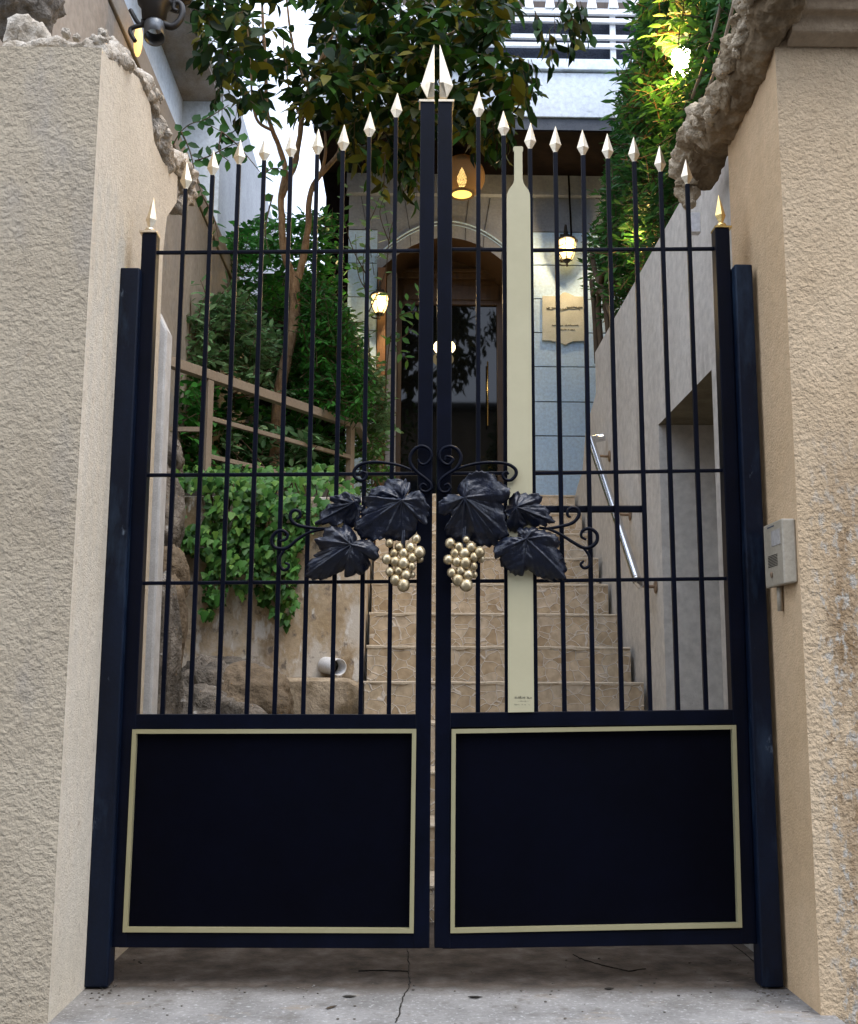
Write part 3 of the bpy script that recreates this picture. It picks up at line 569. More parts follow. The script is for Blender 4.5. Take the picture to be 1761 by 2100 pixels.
# intercom
ic=root('intercom',(.93,2.64,1.0),'beige plastic intercom panel mounted on the reveal of the right pillar','intercom')
xf=.925; fy=lambda x,y:PX(x,y,xf)
a=fy(1566,1078);b=fy(1604,1063);c=fy(1607,1201);d=fy(1570,1205); yn,yf=(b[1]+c[1])/2,(a[1]+d[1])/2; zb,zt_=(c[2]+d[2])/2,(a[2]+b[2])/2
mb=MB(); x1=XR-.001
mb.hexa([(xf,yf,zb),(xf,yn,zb),(x1,yn-.012,zb+.004),(x1,yf+.008,zb+.004),(xf,yf,zt_),(xf,yn,zt_),(x1,yn-.012,zt_-.002),(x1,yf+.008,zt_-.002)])
bd=mb.build('housing',M_inter,ic,bevel=.004)
def ib(y0,y1,z0,z1,t,mat,name,par):   # on its face, in fractions
    yy0,yy1=yf+(yn-yf)*y0,yf+(yn-yf)*y1; zz0,zz1=zb+(zt_-zb)*z0,zb+(zt_-zb)*z1
    mb=MB(); mb.box(xf-t,xf+.001,min(yy0,yy1),max(yy0,yy1),zz0,zz1); return mb.build(name,mat,par)
ib(.45,.92,.62,.86,.0012,M_screen,'name_window',ic)
mb=MB()
for k in range(8):
    z=.31+.024*k; yy=[yf+(yn-yf)*.22,yf+(yn-yf)*.72]; zz=zb+(zt_-zb)*z
    mb.box(xf-.0008,xf+.001,min(yy),max(yy),zz,zz+.0018)
mb.build('speaker_slots',M_soil,ic)
mb=MB(); q=np.array([xf-.002,yf+(yn-yf)*.40,zb+(zt_-zb)*.19]); mb.ell(q,(.003,.007,.008)); mb.build('call_button',M_rust,ic)
mb=MB(); mb.tube([(XR-.010,(yn+yf)/2+.03,zb+.01),(XR-.010,(yn+yf)/2+.03,zb-.06)],.007,10); mb.build('cable_sleeve',M_inter,ic)
mb=MB(); mb.box(xf-.0006,xf+.001,min(yf+(yn-yf)*.25,yf+(yn-yf)*.6),max(yf+(yn-yf)*.25,yf+(yn-yf)*.6),zb+(zt_-zb)*.925,zb+(zt_-zb)*.945); mb.build('name_strip',M_groove,ic)
# ================================================================ STAIRS AND INNER WALLS
ys=[3.64+.262*k for k in range(12)]; zs=[.117,.271,.430,.60,.762,.920,1.085,1.250,1.413,1.579,1.735,1.885]
st=root('stone_staircase',(.4,3.64,0),'straight flight of crazy paved stone steps rising from the gate to the house door','staircase')
XS1=1.0
for k in range(12):
    x0=-.20 if k<4 else -.185
    if k<3: x0=-.62
    y1=ys[k+1]+.05 if k<11 else 9.2
    zb=zs[k-1]-.02 if k else 0.001
    mb=MB(); mb.box(x0,XS1,ys[k]+.012,y1,zb,zs[k]-.010); sp=mb.build('step',M_flag,st)
    mb=MB()      # slightly ragged cement nosing
    xs=np.linspace(x0-.004,XS1,60); f=[ys[k]+.009+.006*noise.noise(Vector((x*14,k*3,0)))+.004*noise.noise(Vector((x*50,k,9))) for x in xs]
    zz=[zs[k]-.010-.013*abs(noise.noise(Vector((x*11,k*5,4)))) for x in xs]; tz=[zs[k]+.004*noise.noise(Vector((x*9,k,7))) for x in xs]
    n=60; mb.add([(x,a,c) for x,a,c in zip(xs,f,zz)]+[(x,a,t-.004) for x,a,t in zip(xs,f,tz)]+[(x,a+.006,t) for x,a,t in zip(xs,f,tz)]+[(x,y1-.045 if k<11 else 9.2,zs[k]) for x in xs]+[(x,a+.03,c) for x,a,c in zip(xs,f,zz)],
       [(j*n+i,j*n+i+1,(j+1)*n+i+1,(j+1)*n+i) for j in range(3) for i in range(n-1)]+[(4*n+i,4*n+i+1,i+1,i) for i in range(n-1)]+[(0,n,2*n,4*n),(n-1,5*n-1,3*n-1,2*n-1)])
    mb.build('step_edge',M_grout,sp)
mb=MB(); mb.box(-1.38,1.0,3.75,3.9,-.13,-.004)
# right wall with its doorway recess
XW=1.02
rw=root('garden_wall',(XW,4.5,0),'grey rendered wall along the right of the stairs with a shaded recess','garden wall')
tz=lambda q:q[2]
T=[PX(x,y,XW) for x,y in [(1317,548),(1221,727),(1219,814),(1202,880),(1195,968),(1184,1000),(1176,1034)]]
ztop=(T[0][2]+T[1][2])/2; ye=T[1][1]
ry0,ry1=PX(1460,760,XW)[1],PX(1351,871,XW)[1]; rz=PX(1351,871,XW)[2]
mb=MB()
def quad(pts,mi=0): mb.add(pts,[tuple(range(len(pts)))],mi)
prof_top=[(3.10,ztop),(ye,ztop)]+[(q[1],q[2]) for q in T[2:]]+[(9.2,1.87)]
xb=XW+.16
# face pieces: before, above, after the recess
for (a,b_,z0,z1) in ((3.10,ry0,-.13,ztop),(ry0,ry1,rz,ztop),(ry1,ye,-.13,ztop)):
    quad([(XW,a,z0),(XW,b_,z0),(XW,b_,z1),(XW,a,z1)][::-1])
pp=[(ye,-.13)]+[(ye,T[2][2])]+[(q[1],q[2]) for q in T[2:]][1:]+[(9.2,1.87),(9.2,-.13)]
quad([(XW,y,z) for y,z in pp]); quad([(xb,y,z) for y,z in pp][::-1])
quad([(XW,3.10,ztop),(XW,ye,ztop),(xb,ye,ztop),(xb,3.10,ztop)][::-1]); quad([(XW,ye,T[2][2]),(XW,ye,ztop),(xb,ye,ztop),(xb,ye,T[2][2])])
tp=[(ye,T[2][2])]+[(q[1],q[2]) for q in T[3:]]+[(9.2,1.87)]
for (y0_,z0_),(y1_,z1_) in zip(tp[:-1],tp[1:]): quad([(XW,y0_,z0_),(XW,y1_,z1_),(xb,y1_,z1_),(xb,y0_,z0_)][::-1])
for (a,b_) in ((3.10,ry0),(ry1,ye)): quad([(xb,a,-.13),(xb,b_,-.13),(xb,b_,ztop),(xb,a,ztop)])
quad([(xb,ry0,rz),(xb,ry1,rz),(xb,ry1,ztop),(xb,ry0,ztop)])
quad([(XW,3.10,-.13),(XW,3.10,ztop),(xb,3.10,ztop),(xb,3.10,-.13)])
# recess: jambs, soffit, back
xr=XW+.62
quad([(XW,ry1,-.13),(xr,ry1,-.13),(xr,ry1,rz),(XW,ry1,rz)]); quad([(XW,ry0,-.13),(XW,ry0,rz),(xr,ry0,rz),(xr,ry0,-.13)])
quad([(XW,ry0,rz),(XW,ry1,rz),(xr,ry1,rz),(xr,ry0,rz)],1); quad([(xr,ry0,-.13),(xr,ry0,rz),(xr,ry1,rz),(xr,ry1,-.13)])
quad([(XW,ry0,.0),(xr,ry0,.0),(xr,ry1,.0),(XW,ry1,.0)])
mb.build('wall_body',[M_wall_in,M_darkrender],rw)
mb=MB(); lumpy(mb,[(XW+.03,3.08,ztop-.02),(XW+.03,3.5,ztop-.005),(XW+.03,3.9,ztop-.01)],[.04,.03,.01],12,n=20,seg=10,amp=.3); mb.build('crumbled_top',M_broken,rw)
# small white junction box with its cable
mb=MB(); q=P(1421,462,3.25); mb.box(q[0]-.018,q[0]+.018,3.22,3.25,q[2]-.035,q[2]+.03)
jb=mb.build('junction_box',M_pvc,loc=(q[0],3.25,q[2]),bevel=.003,label='small white junction box under the broken ledge on the right',cat='junction box')
# handrail
a=PX(1305,1183,.93); b=PX(1213,905,.93)
hr=root('handrail',(.95,a[1],a[2]),'polished stainless handrail sloping up the grey wall on the right','handrail')
mb=MB(); d=(b-a); d/=np.linalg.norm(d)
mb.tube(smooth_path([a+np.array([.02,-.012,-.035]),a-d*.02,a+d*.03,a+(b-a)*.5,b-d*.03,b+d*.01,b+np.array([.03,.03,.02]),b+np.array([.075,.03,.03])],5),.0195,14); mb.build('rail',M_steel,hr)
for t,nm in((.03,'bracket'),(.5,'bracket'),(.97,'bracket')):
    c=a+(b-a)*t; mb=MB(); mb.tube(smooth_path([c+np.array([0,0,-.015]),c+np.array([.01,0,-.05]),c+np.array([.05,0,-.06]),(XW,c[1],c[2]-.06)],4),.007,8); mb.ell((XW-.004,c[1],c[2]-.06),(.006,.03,.03)); mb.build(nm,M_rust,hr)
# left boundary wall with coping
XB=-1.38
zc=PX(374,293,XB)[2]
lw=root('boundary_wall',(XB,6,0),'beige rendered boundary wall with a flat coping running back on the left','garden wall')
mb=MB(); mb.box(XB-.22,XB,2.9,13.5,-.13,zc-.155); mb.build('wall_face',M_wall_left,lw)
mb=MB(); mb.box(XB-.24,XB+.012,2.9,13.5,zc-.145,zc); mb.build('coping',M_rail,lw,bevel=.008)
# retaining wall
rt=root('retaining_wall',(-.8,5,0),'stained ochre plaster retaining wall left of the steps under the ivy','retaining wall')
zr=1.60
mb=MB(); mb.box(-1.375,-.205,4.98,5.2,-.13,zr); mb.box(-.36,-.205,5.2,7.4,-.13,zr-.02); mb.build('wall_face',M_retain,rt,bevel=.02)
mb=MB(); z0=P(650,1387,4.85)[2]
nx=40; V=[]
for i in range(nx+1):      # rough cast ledge with a worn, uneven arris
    x=-.98+(.78)*i/nx; u=.012*noise.noise(Vector((x*9,1,1)))+.006*noise.noise(Vector((x*40,2,1)))
    dz=-.035*max(0,(x+.30)/.1)**2
    for (y,z) in((4.975,z0-.004+dz),(4.84,z0-.006+u*.5+dz),(4.81,z0-.022+u+dz),(4.80-u,z0-.12),(4.79+u*2,-.12)): V.append((x,y,z))
mb.add(V,[(i*5+j,(i+1)*5+j,(i+1)*5+j+1,i*5+j+1) for i in range(nx) for j in range(4)]+[(nx*5,nx*5+1,nx*5+2,nx*5+3,nx*5+4)],0,False)
mb.build('footing',M_foot,rt)
# planting bed
mb=MB(); bx=[(-1.375,5.19,1.60),(-.36,5.19,1.60),(-.36,7.2,1.86),(-.75,9.8,2.0),(-1.375,9.8,2.0)]
nx,ny=20,30; V=[]
for j in range(ny+1):
    for i in range(nx+1):
        y=5.19+j/ny*4.4; x1=-.37 if y<9 else -.6; x=-1.375+(x1+1.375)*i/nx
        V.append((x,y,1.56+min(1,(y-5.19)/1.6)*.40+.05*noise.noise(Vector((x*4,y*4,0)))))
mb.add(V,[(j*(nx+1)+i,j*(nx+1)+i+1,(j+1)*(nx+1)+i+1,(j+1)*(nx+1)+i) for j in range(ny) for i in range(nx)],0,True)
mb.build('planting_bed_soil',M_soil,kind='structure')
mb=MB(); mb.box(-1.375,-.63,3.76,4.97,-.13,.02); mb.build('bed_ground',M_soil,kind='structure')
# drain pipe end
q=P(681,1370,4.93); mb=MB()
def ring_tube(mb,c,d,r,L,t=.004,n=22):
    d=np.array(d,float);d/=np.linalg.norm(d); u=np.cross(d,[0,0,1.]);u/=np.linalg.norm(u); v=np.cross(u,d)
    vs=[]; 
    for (rr,l) in((r,0),(r,L),(r-t,L),(r-t,.002)):
        for k in range(n): a=2*math.pi*k/n; vs.append(np.array(c)+d*l+(u*math.cos(a)+v*math.sin(a))*rr)
    mb.add(vs,[(i*n+k,i*n+(k+1)%n,(i+1)*n+(k+1)%n,(i+1)*n+k) for i in range(3) for k in range(n)],0,True)
ring_tube(mb,P(668,1364,4.99),(.62,-1,-.10),.038,.13)
mb.build('drain_pipe',M_pvc,loc=q,label='short white plastic drain pipe end poking out of the ochre wall',cat='pipe')
mb=MB(); mb.tube([P(668,1364,4.99),P(668,1364,4.99)+np.array([.031,-.05,-.005])],.033,16); mb.build('pipe_inside',M_soil,bpy.data.objects['drain_pipe'])
# boulders
def boulder(px,py,Y,rx,ry,rz,seed,mat,label,**k):
    c=P(px,py,Y); mb=MB(); rock_mesh(mb,(0,0,0),(rx,ry,rz),seed,**k); mb.v=[(v[0]+c[0],v[1]+c[1],v[2]+c[2]) for v in mb.v]
    return mb.build('boulder',mat,loc=(c[0],c[1],c[2]-rz),label=label,cat='boulder',group='boulders behind the left gate leaf')
boulder(318,1400,4.0,.105,.14,.40,1,M_rock,'tall smooth grey boulder standing just behind the granite slab',amp=.16,freq=1.1)
boulder(305,1420,3.75,.07,.10,.36,22,M_rock,'dark rough boulder wedged between the granite slab and the tall grey boulder',amp=.3)
boulder(342,1192,4.65,.088,.12,.17,3,M_rock2,'brown boulder sitting on the tall grey one below the ivy',amp=.18)
boulder(318,1070,4.8,.12,.14,.27,5,M_rock,'pitted grey boulder at the far left beside the boundary wall',amp=.3)
boulder(330,960,5.0,.10,.14,.18,15,M_rock,'dark boulder topmost at the left behind the lowest railing',amp=.3)
boulder(430,1455,4.35,.17,.20,.19,6,M_rock,'dark craggy boulder low at the foot of the ochre wall',amp=.3,fine=.08)
boulder(470,1405,4.6,.22,.20,.12,8,M_rock,'flat topped grey boulder under the bare patch of ochre wall',amp=.2)
boulder(515,1460,4.3,.17,.2,.19,9,M_rock2,'rounded brown boulder left of the stained footing',amp=.2)
boulder(420,1500,4.15,.22,.18,.16,17,M_rock,'low cracked boulder lowest in the rock pile',amp=.3,fine=.08)
boulder(350,1290,4.45,.065,.10,.20,19,M_rock2,'small brown boulder squeezed behind the tall grey one',amp=.22)
# tan railing
rr=root('metal_railing',(-1.0,6.2,1.9),'tan painted steel railing stepping down through the shrubs on the left','railing')
Y0=6.0; A0=P(435,770,Y0)
dv=ray(2228,1390); dirv=np.array([dv[0],dv[1],0]); dirv/=np.linalg.norm(dirv)
# where the rail meets the picture column 725
best=min(((abs(P(725,865,Y)[0]-(A0[0]+dirv[0]*(Y-Y0)/dirv[1])),Y) for Y in np.linspace(6,9,300)))[1]; A1=P(725,868,best)
zt=(A0[2]+A1[2])/2
pa=np.array([A0[0],A0[1],A0[2]]); pb=np.array([A1[0],A1[1],A1[2]]); 
nrm=np.array([-dirv[1],dirv[0],0])
back=pa-dirv*((pa[0]+1.37)/dirv[0]); back[2]=pa[2]
def rb(a,b,w,d,nm='rail'):
    mb=MB(); mb.bar(a,b,w,d,ref=(-nrm if nrm[1]<0 else nrm)); mb.build(nm,M_rail,rr,bevel=.002)
rb(back+np.array([0,0,0]),pb+dirv*.02,.055,.05,'top_rail')
for q in(pa,pb): rb(q-np.array([0,0,.62 if q is pb else .68]),q-np.array([0,0,.028]),.045,.04,'rail_post')
def on(px,py,q):   # height of the ray px,py above the rail line at q
    return P(px,py,q[1])[2]
za,zb_=on(440,857,pa),on(722,938,pb); rb(np.array([pa[0],pa[1],za])+dirv*.02,np.array([pb[0],pb[1],zb_])-dirv*.02,.026,.025,'mid_rail')
za,zb_=on(440,935,pa),on(722,1003,pb); rb(np.array([pa[0],pa[1],za])+dirv*.02,np.array([pb[0],pb[1],zb_])-dirv*.02,.026,.025,'mid_rail')
z=on(400,879,pa); mb=MB(); mb.bar((-1.37,pa[1]+.01,z),(pa[0],pa[1]+.01,z),.026,.025); mb.build('mid_rail',M_rail,rr)
mb=MB(); e=pb+np.array([.25,1.2,-.35]); mb.bar(pb+dirv*.02-np.array([0,0,.01]),e,.04,.04,ref=(1,0,0)); mb.build('return_rail',M_rail,rr)

# ================================================================ HOUSE
YH=9.0
hs=root('house',(.6,YH,1.87),'pale blue house with arched door recess, balcony parapet and white railing','house')
def Hx(x,y=700,Y=YH): return P(x,y,Y)[0]
def Hz(y,x=900,Y=YH): return P(x,y,Y)[2]
xl,xr_=Hx(712),3.2; ol,orr=Hx(772,700),Hx(1062,700)     # opening
zf=1.86; zbeam=Hz(403); zso=Hz(343)
lines=[Hz(y,1150) for y in (1180,1108,1037,966,894,824,752,682,613,544,476)]
mb=MB()
for a,b_ in((xl,ol),(orr,xr_)):
    for z0,z1 in zip(lines[:-1],lines[1:]): mb.box(a,b_,YH,YH+.1,z0+.005,z1-.005,0)
    mb.box(a+.004,b_-.004,YH+.012,YH+.3,lines[0],zbeam,1)
# wall over the arch
xc=Hx(905,470); sp=Hz(512,840); pk=Hz(486,905); half=(orr-ol)/2; xc=(ol+orr)/2
rise=Hz(487,905)-Hz(560,905)
arc=lambda x:Hz(560,905)+rise*(1-((x-xc)/half)**2)
nA=28; xs=np.linspace(ol,orr,nA+1); 
for i in range(nA):
    za,zc_=arc(xs[i]),arc(xs[i+1]); mb.add([(xs[i],YH,za),(xs[i+1],YH,zc_),(xs[i+1],YH,zbeam),(xs[i],YH,zbeam)],[(0,1,2,3)],2)
    mb.add([(xs[i],YH,za),(xs[i+1],YH,zc_),(xs[i+1],YH+.55,zc_),(xs[i],YH+.55,za)],[(3,2,1,0)],3)
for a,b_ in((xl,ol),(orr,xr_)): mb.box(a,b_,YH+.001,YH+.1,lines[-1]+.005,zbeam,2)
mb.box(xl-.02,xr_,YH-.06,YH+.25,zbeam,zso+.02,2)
wallmb=mb
mb=MB()     # label moulding over the arch, and the joints of its stones
zz=lambda x:arc(x)+ .115
pts=[(x,YH-.012,zz(x)+.03) for x in np.linspace(ol-.02,orr+.1,30)]
mb.tube(pts,.007,6); mb.tube([(x,YH-.004,z-.028) for x,_,z in pts],.004,6)
mb.build('arch_moulding',M_house,hs)
mb=wallmb
for k in range(-4,5):
    x=xc+k*half*.26; mb.tube([(x,YH-.0006,arc(x)),(x+k*.004,YH-.0006,zz(x))],.003,4,1)
    mb.tube([(x+k*.006,YH-.0006,zz(x)+.045),(x+k*.03,YH-.0006,zbeam-.01)],.003,4,1)
for dx in(-1.05,-.7,.95): mb.tube([(xc+dx,YH-.0006,zbeam-.32),(xc+dx,YH-.0006,zbeam)],.003,4,1)
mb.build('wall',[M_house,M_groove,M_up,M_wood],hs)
# recess sides (timber lined) and door
YD=YH+.55
mb=MB(); mb.box(ol-.03,ol,YH+.101,YD,zf,arc(ol)+.02); mb.box(orr,orr+.03,YH+.101,YD,zf,arc(orr)+.02); mb.build('recess_lining',M_wood,hs)
dx0,dx1=P(812,700,YD)[0],P(1038,700,YD)[0]; zt2=P(900,572,YD)[2]
df=MB(); df.box(ol-.02,orr+.02,YD-.02,YD+.05,zt2,arc(xc)+.05); df.box(dx0-.01,dx1+.01,YD-.07,YD-.02,zt2-.02,zt2+.05); df.box(dx0-.02,dx1+.02,YD-.10,YD-.07,zt2+.03,zt2+.06)
zt3=P(900,585,YD)[2]; zt4=P(900,622,YD)[2]
dr=root('x',(0,0,0)) if False else None
door=df.build('door_frame',M_wood,hs,bevel=.004)
mb=MB(); mb.box(ol-.02,dx0-.001,YD-.012,YD+.04,zf,zt2+.01); mb.box(dx1+.021,orr+.02,YD-.012,YD+.04,zf,zt2+.01); mb.build('side_panel',M_wood,hs)
mb=MB(); mb.box(dx0,dx1,YD,YD+.03,zt4,zt2); mb.box(dx0+.06,dx1-.06,YD-.012,YD,zt4+.03,zt3); mb.build('transom_panel',M_wood,hs,bevel=.006)
mb=MB(); wj=.055
for x in(dx0,dx1-wj-.03): mb.box(x,x+wj,YD-.05,YD,zf,zt4)
mb.box(dx1-.03,dx1+.02,YD-.09,YD,zf,zt2); mb.box(dx0+wj,dx1-wj-.03,YD-.05,YD,zt4-.03,zt4); mb.box(dx0+wj,dx1-wj-.03,YD-.05,YD,zf,zf+.15)
mb.build('door_stiles',M_wood,hs,bevel=.004)
mb=MB(); mb.box(dx0+wj,dx1-wj-.03,YD-.02,YD-.012,zf+.15,zt4-.03); mb.build('door_glass',M_glassd,hs)
mb=MB(); q=P(1001,812,YD-.1); mb.tube([(q[0],YD-.095,P(1001,878,YD)[2]),(q[0],YD-.095,P(1001,748,YD)[2])],.007,10); 
for yy in(760,866): mb.tube([(q[0],YD-.095,P(1001,yy,YD)[2]),(q[0],YD-.05,P(1001,yy,YD)[2])],.007,8)
mb.build('door_handle',M_brass2,hs)
# pale frame strips left of the door, timber post carrying the lantern
mb=MB(); a,b_=P(792,800,YD-.2)[0],P(802,800,YD-.2)[0]; mb.box(a,b_,YD-.25,YD-.02,zf,zt2+.05); a,b_=P(806,800,YD-.12)[0],P(813,800,YD-.12)[0]; mb.box(a,b_,YD-.15,YD-.02,zf,zt2+.02); mb.build('door_jamb',M_up,hs,bevel=.003)
mb=MB(); a,b_=Hx(774),Hx(791); mb.box(a,b_,YH-.03,YH+.12,zf,Hz(552)); mb.build('timber_post',M_wood2,hs,bevel=.004)
mb=MB(); a,b_=P(669,500,9.1)[0],xl-.002; mb.box(a,b_,YH+.02,YH+.6,1.9,Hz(300)); mb.build('gap_shade_block',M_soffit,hs)  # near-black block added to stand for the shaded gap at the house corner
# balcony
YB=8.15; bzl=P(1150,240,YB)[2]; bx0,bx1=P(640,240,YB)[0],3.2
zt_b=P(1150,124,YB)[2]; zlip=P(1150,149,YB)[2]
mb=MB(); mb.box(bx0,bx1,YB,YB+.12,bzl,zlip); mb.box(bx0-.02,bx1,YB-.03,YB+.12,zlip+.012,zt_b); mb.box(bx0+.01,bx1,YB+.03,YB+.1,zlip,zlip+.012,1); mb.build('balcony_parapet',[M_balc,M_groove],hs,bevel=.006)
mb=MB(); mb.box(bx0+.01,bx1,YB+.02,YB+.13,bzl-.10,bzl); mb.build('fascia',M_mesh2,hs)
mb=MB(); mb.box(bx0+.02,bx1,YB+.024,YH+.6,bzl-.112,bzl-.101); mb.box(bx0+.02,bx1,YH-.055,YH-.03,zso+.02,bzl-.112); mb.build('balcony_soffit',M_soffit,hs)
mb=MB(); 
for yc,hw in((25,.024),(43,.018),(77,.018),(94,.017)):
    z=P(1150,yc,YB+.05)[2]; mb.box(bx0,bx1,YB+.03,YB+.06,z-hw,z+hw)
for xx in(1258,1480,820): x=P(xx,60,YB+.05)[0]; mb.box(x-.022,x+.022,YB+.062,YB+.09,zt_b-.01,P(1150,-30,YB)[2])
mb.build('balcony_rail',M_white,hs)
mb=MB(); mb.box(bx0,bx1,YB+.13,YB+.15,zt_b-.2,P(1150,20,YB)[2]); mb.build('screen_panel',M_mesh,hs)
for xx in(1128,1172,1214,1258,1301,1345,1085):
    q=P(xx,20,YB+.05); w0,w1=.040,.030; z0=q[2]; z1=P(xx,3,YB+.05)[2]; mb=MB()
    mb.hexa([(q[0]-w0,YB+.02,z0),(q[0]+w0,YB+.02,z0),(q[0]+w0,YB+.09,z0),(q[0]-w0,YB+.09,z0),(q[0]-w1,YB+.03,z1),(q[0]+w1,YB+.03,z1),(q[0]+w1,YB+.08,z1),(q[0]-w1,YB+.08,z1)]); mb.build('rail_cap_block',M_white,hs)
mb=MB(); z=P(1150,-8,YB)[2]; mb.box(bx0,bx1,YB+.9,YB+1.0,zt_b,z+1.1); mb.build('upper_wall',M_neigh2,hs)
mb=MB(); z=P(1150,0,YB)[2]; mb.box(bx0,bx1,YB+.2,YB+.9,z+.05,z+.12); mb.build('upper_beam',M_wood,hs)
# conduit to the right lantern
mb=MB(); mb.tube(smooth_path([P(1163,343,YH-.07),P(1166,355,YH-.07),P(1168,385,YH-.075),P(1169,412,YH-.07),P(1170,430,YH-.02),P(1172,470,YH-.02),P(1172,495,YH-.02)]),.008,6); mb.build('conduit',M_soffit,hs)
# plaque
pq=root('wall_plaque',P(1156,650,YH-.01),'cream gold scalloped plaque on the pale blue wall under the right lantern','plaque')
o=[(0,0),(0,1560),(540,1570),(700,1580),(820,1620),(930,1685),(1050,1620),(1150,1580),(1460,1560),(1440,320),(1180,315),(1080,250),(930,200),(850,215),(760,310),(290,305)]
o=[(290,305),(290,1550),(540,1560),(560,1580),(740,1590),(830,1630),(930,1685),(1050,1620),(1150,1580),(1460,1565),(1440,325),(1190,320),(1080,255),(930,200),(850,220),(760,318)]
cv=lambda x,y:(1092.3+.0728*x,584.6+.0728*y)
mb=MB(); mb.prism([P(*cv(x,y),YH-.022) for x,y in o],(0,.02,0)); mb.build('plate',M_plaq,pq,bevel=.003)
mb=MB(); pl_=lambda x,y:P(x,y,YH-.024)
for x0,x1,y in((1122,1141,632),(1140,1165,634),(1163,1194,631)):
    strokes(x0,x1,y,3.0,0,pl_,int(x0),fill=.95,w=.0035,cell=3.4)
    mb.tube([pl_(x0,y+1.5),pl_((x0+x1)/2,y+3.2),pl_(x1,y)],.003,5)
mb.tube(smooth_path([pl_(1166,632),pl_(1176,629),pl_(1184,631),pl_(1190,636)]),.003,5)
strokes(1133,1189,668,3.2,0,pl_,31,fill=.9,w=.003,cell=3.3); strokes(1150,1181,677,2.4,0,pl_,37,fill=.9,w=.0028,cell=2.6)
mb.build('engraved_lines',M_ink,pq)

# ---- lamps (they are lit in the photograph)
def point(name,loc,e,col=(1,.72,.38),r=.04,par=None):
    l=bpy.data.lights.new(name,'POINT'); l.energy=e; l.color=col; l.shadow_soft_size=r; o=bpy.data.objects.new(name,l); S.collection.objects.link(o); o.location=loc
    if par is not None: o.parent=par; o.location=np.array(loc)-LOC[par]
    return o
def lantern(c,Yw,label,s=1.,name='wall_lantern'):
    o=root(name,(c[0],Yw,c[2]),label,'wall lantern','lit wall lanterns either side of the door')
    x,y,z=c
    mb=MB(); mb.lathe((x,y,z),[(.0,-.062*s),(.026*s,-.060*s),(.040*s,-.035*s),(.050*s,.0),(.054*s,.035*s),(.050*s,.052*s)],16); mb.build('lit_glass',M_lglass,o)
    mb=MB(); mb.lathe((x,y,z),[(.056*s,.050*s),(.064*s,.052*s),(.050*s,.070*s),(.022*s,.085*s),(.008*s,.098*s),(.012*s,.108*s),(.0,.118*s)],16)
    mb.lathe((x,y,z),[(.0,-.100*s),(.009*s,-.092*s),(.005*s,-.080*s),(.022*s,-.066*s),(.028*s,-.058*s)],12)
    for k in range(6):
        a=k*math.pi/3+.3; mb.tube([(x+r_*s*math.cos(a),y+r_*s*math.sin(a),z+h*s) for r_,h in((.028,-.060),(.044,-.03),(.054,.0),(.057,.05))],.0035*s,5)
    mb.lathe((x,y,z),[(.0555*s,.010*s),(.0575*s,.013*s),(.0555*s,.016*s)],16)
    mb.build('cage',M_black,o)
    mb=MB(); mb.tube(smooth_path([(x,y,z+.112*s),(x,y+.02,z+.15*s),(x,(y+Yw)/2,z+.16*s),(x,Yw,z+.11*s)],5),.006*s,6); mb.tube(smooth_path([(x,y,z-.09*s),(x-.03*s,y+.02,z-.085*s),(x-.05*s,(y+Yw)/2,z-.06*s),(x-.01,Yw,z-.02)],5),.005*s,6); mb.box(x-.025*s,x+.025*s,Yw-.008,Yw+.001,z-.04*s,z+.13*s); mb.build('bracket',M_black,o)
    return o
c=P(1163,513,YH-.13); l1=lantern(c,YH-.0005,'lit wall lantern above the plaque on the right of the door',1.5); point('lantern_light',(c[0],c[1]-.09,c[2]),16,par=l1)
c=P(779,624,YH-.16); l2=lantern(c,YH-.031,'lit wall lantern on the orange timber post left of the door',1.35); point('lantern_light',(c[0]+.02,c[1]-.08,c[2]),17,par=l2)
# pendant
Yp=8.6; c=P(948,362,Yp); pd=root('pendant_lamp',(c[0],Yp,bzl-.09),'round woven wicker pendant lamp with a lit bulb under the balcony','pendant lamp')
rp=48/2250*Yp*1.05; zt_,zb2=P(948,322,Yp)[2],P(948,405,Yp)[2]; zm=(zt_+zb2)/2; hh=(zt_-zb2)/2
m,n,b=newmat('wicker_weave'); b.inputs['Base Color'].default_value=(.30,.17,.06,1); b.inputs['Roughness'].default_value=.8
tr=N(n,'ShaderNodeBsdfTransparent'); wv=N(n,'ShaderNodeTexWave',Scale=42,Distortion=.4); wv.bands_direction='Z'; n.links.new(coords(n),wv.inputs[0]); w2=N(n,'ShaderNodeTexWave',Scale=42,Distortion=.4); w2.bands_direction='X'; n.links.new(coords(n),w2.inputs[0])
mxm=N(n,'ShaderNodeMath',operation='MAXIMUM'); n.links.new(wv.outputs['Fac'],mxm.inputs[0]); n.links.new(w2.outputs['Fac'],mxm.inputs[1]); g=N(n,'ShaderNodeMath',operation='GREATER_THAN'); g.inputs[1].default_value=.22; n.links.new(mxm.outputs[0],g.inputs[0])
ms=N(n,'ShaderNodeMixShader'); n.links.new(g.outputs[0],ms.inputs[0]); n.links.new(tr.outputs[0],ms.inputs[1]); n.links.new(b.outputs[0],ms.inputs[2]); n.links.new(ms.outputs[0],n.nodes['Material Output'].inputs[0])
M_weave=m
prof=[(rp*math.cos(t)*1.0,hh*math.sin(t)) for t in np.linspace(-1.0,1.35,22)]
mb=MB(); mb.lathe((c[0],Yp,zm),prof,40); mb.build('wicker_shade',M_weave,pd)
rb_=rp*math.cos(1.0); mb=MB(); mb.lathe((c[0],Yp,zm-hh*math.sin(1.0)-.001),[(0,0),(rb_*.8,0)],30); mb.build('lit_diffuser',M_wlit,pd)
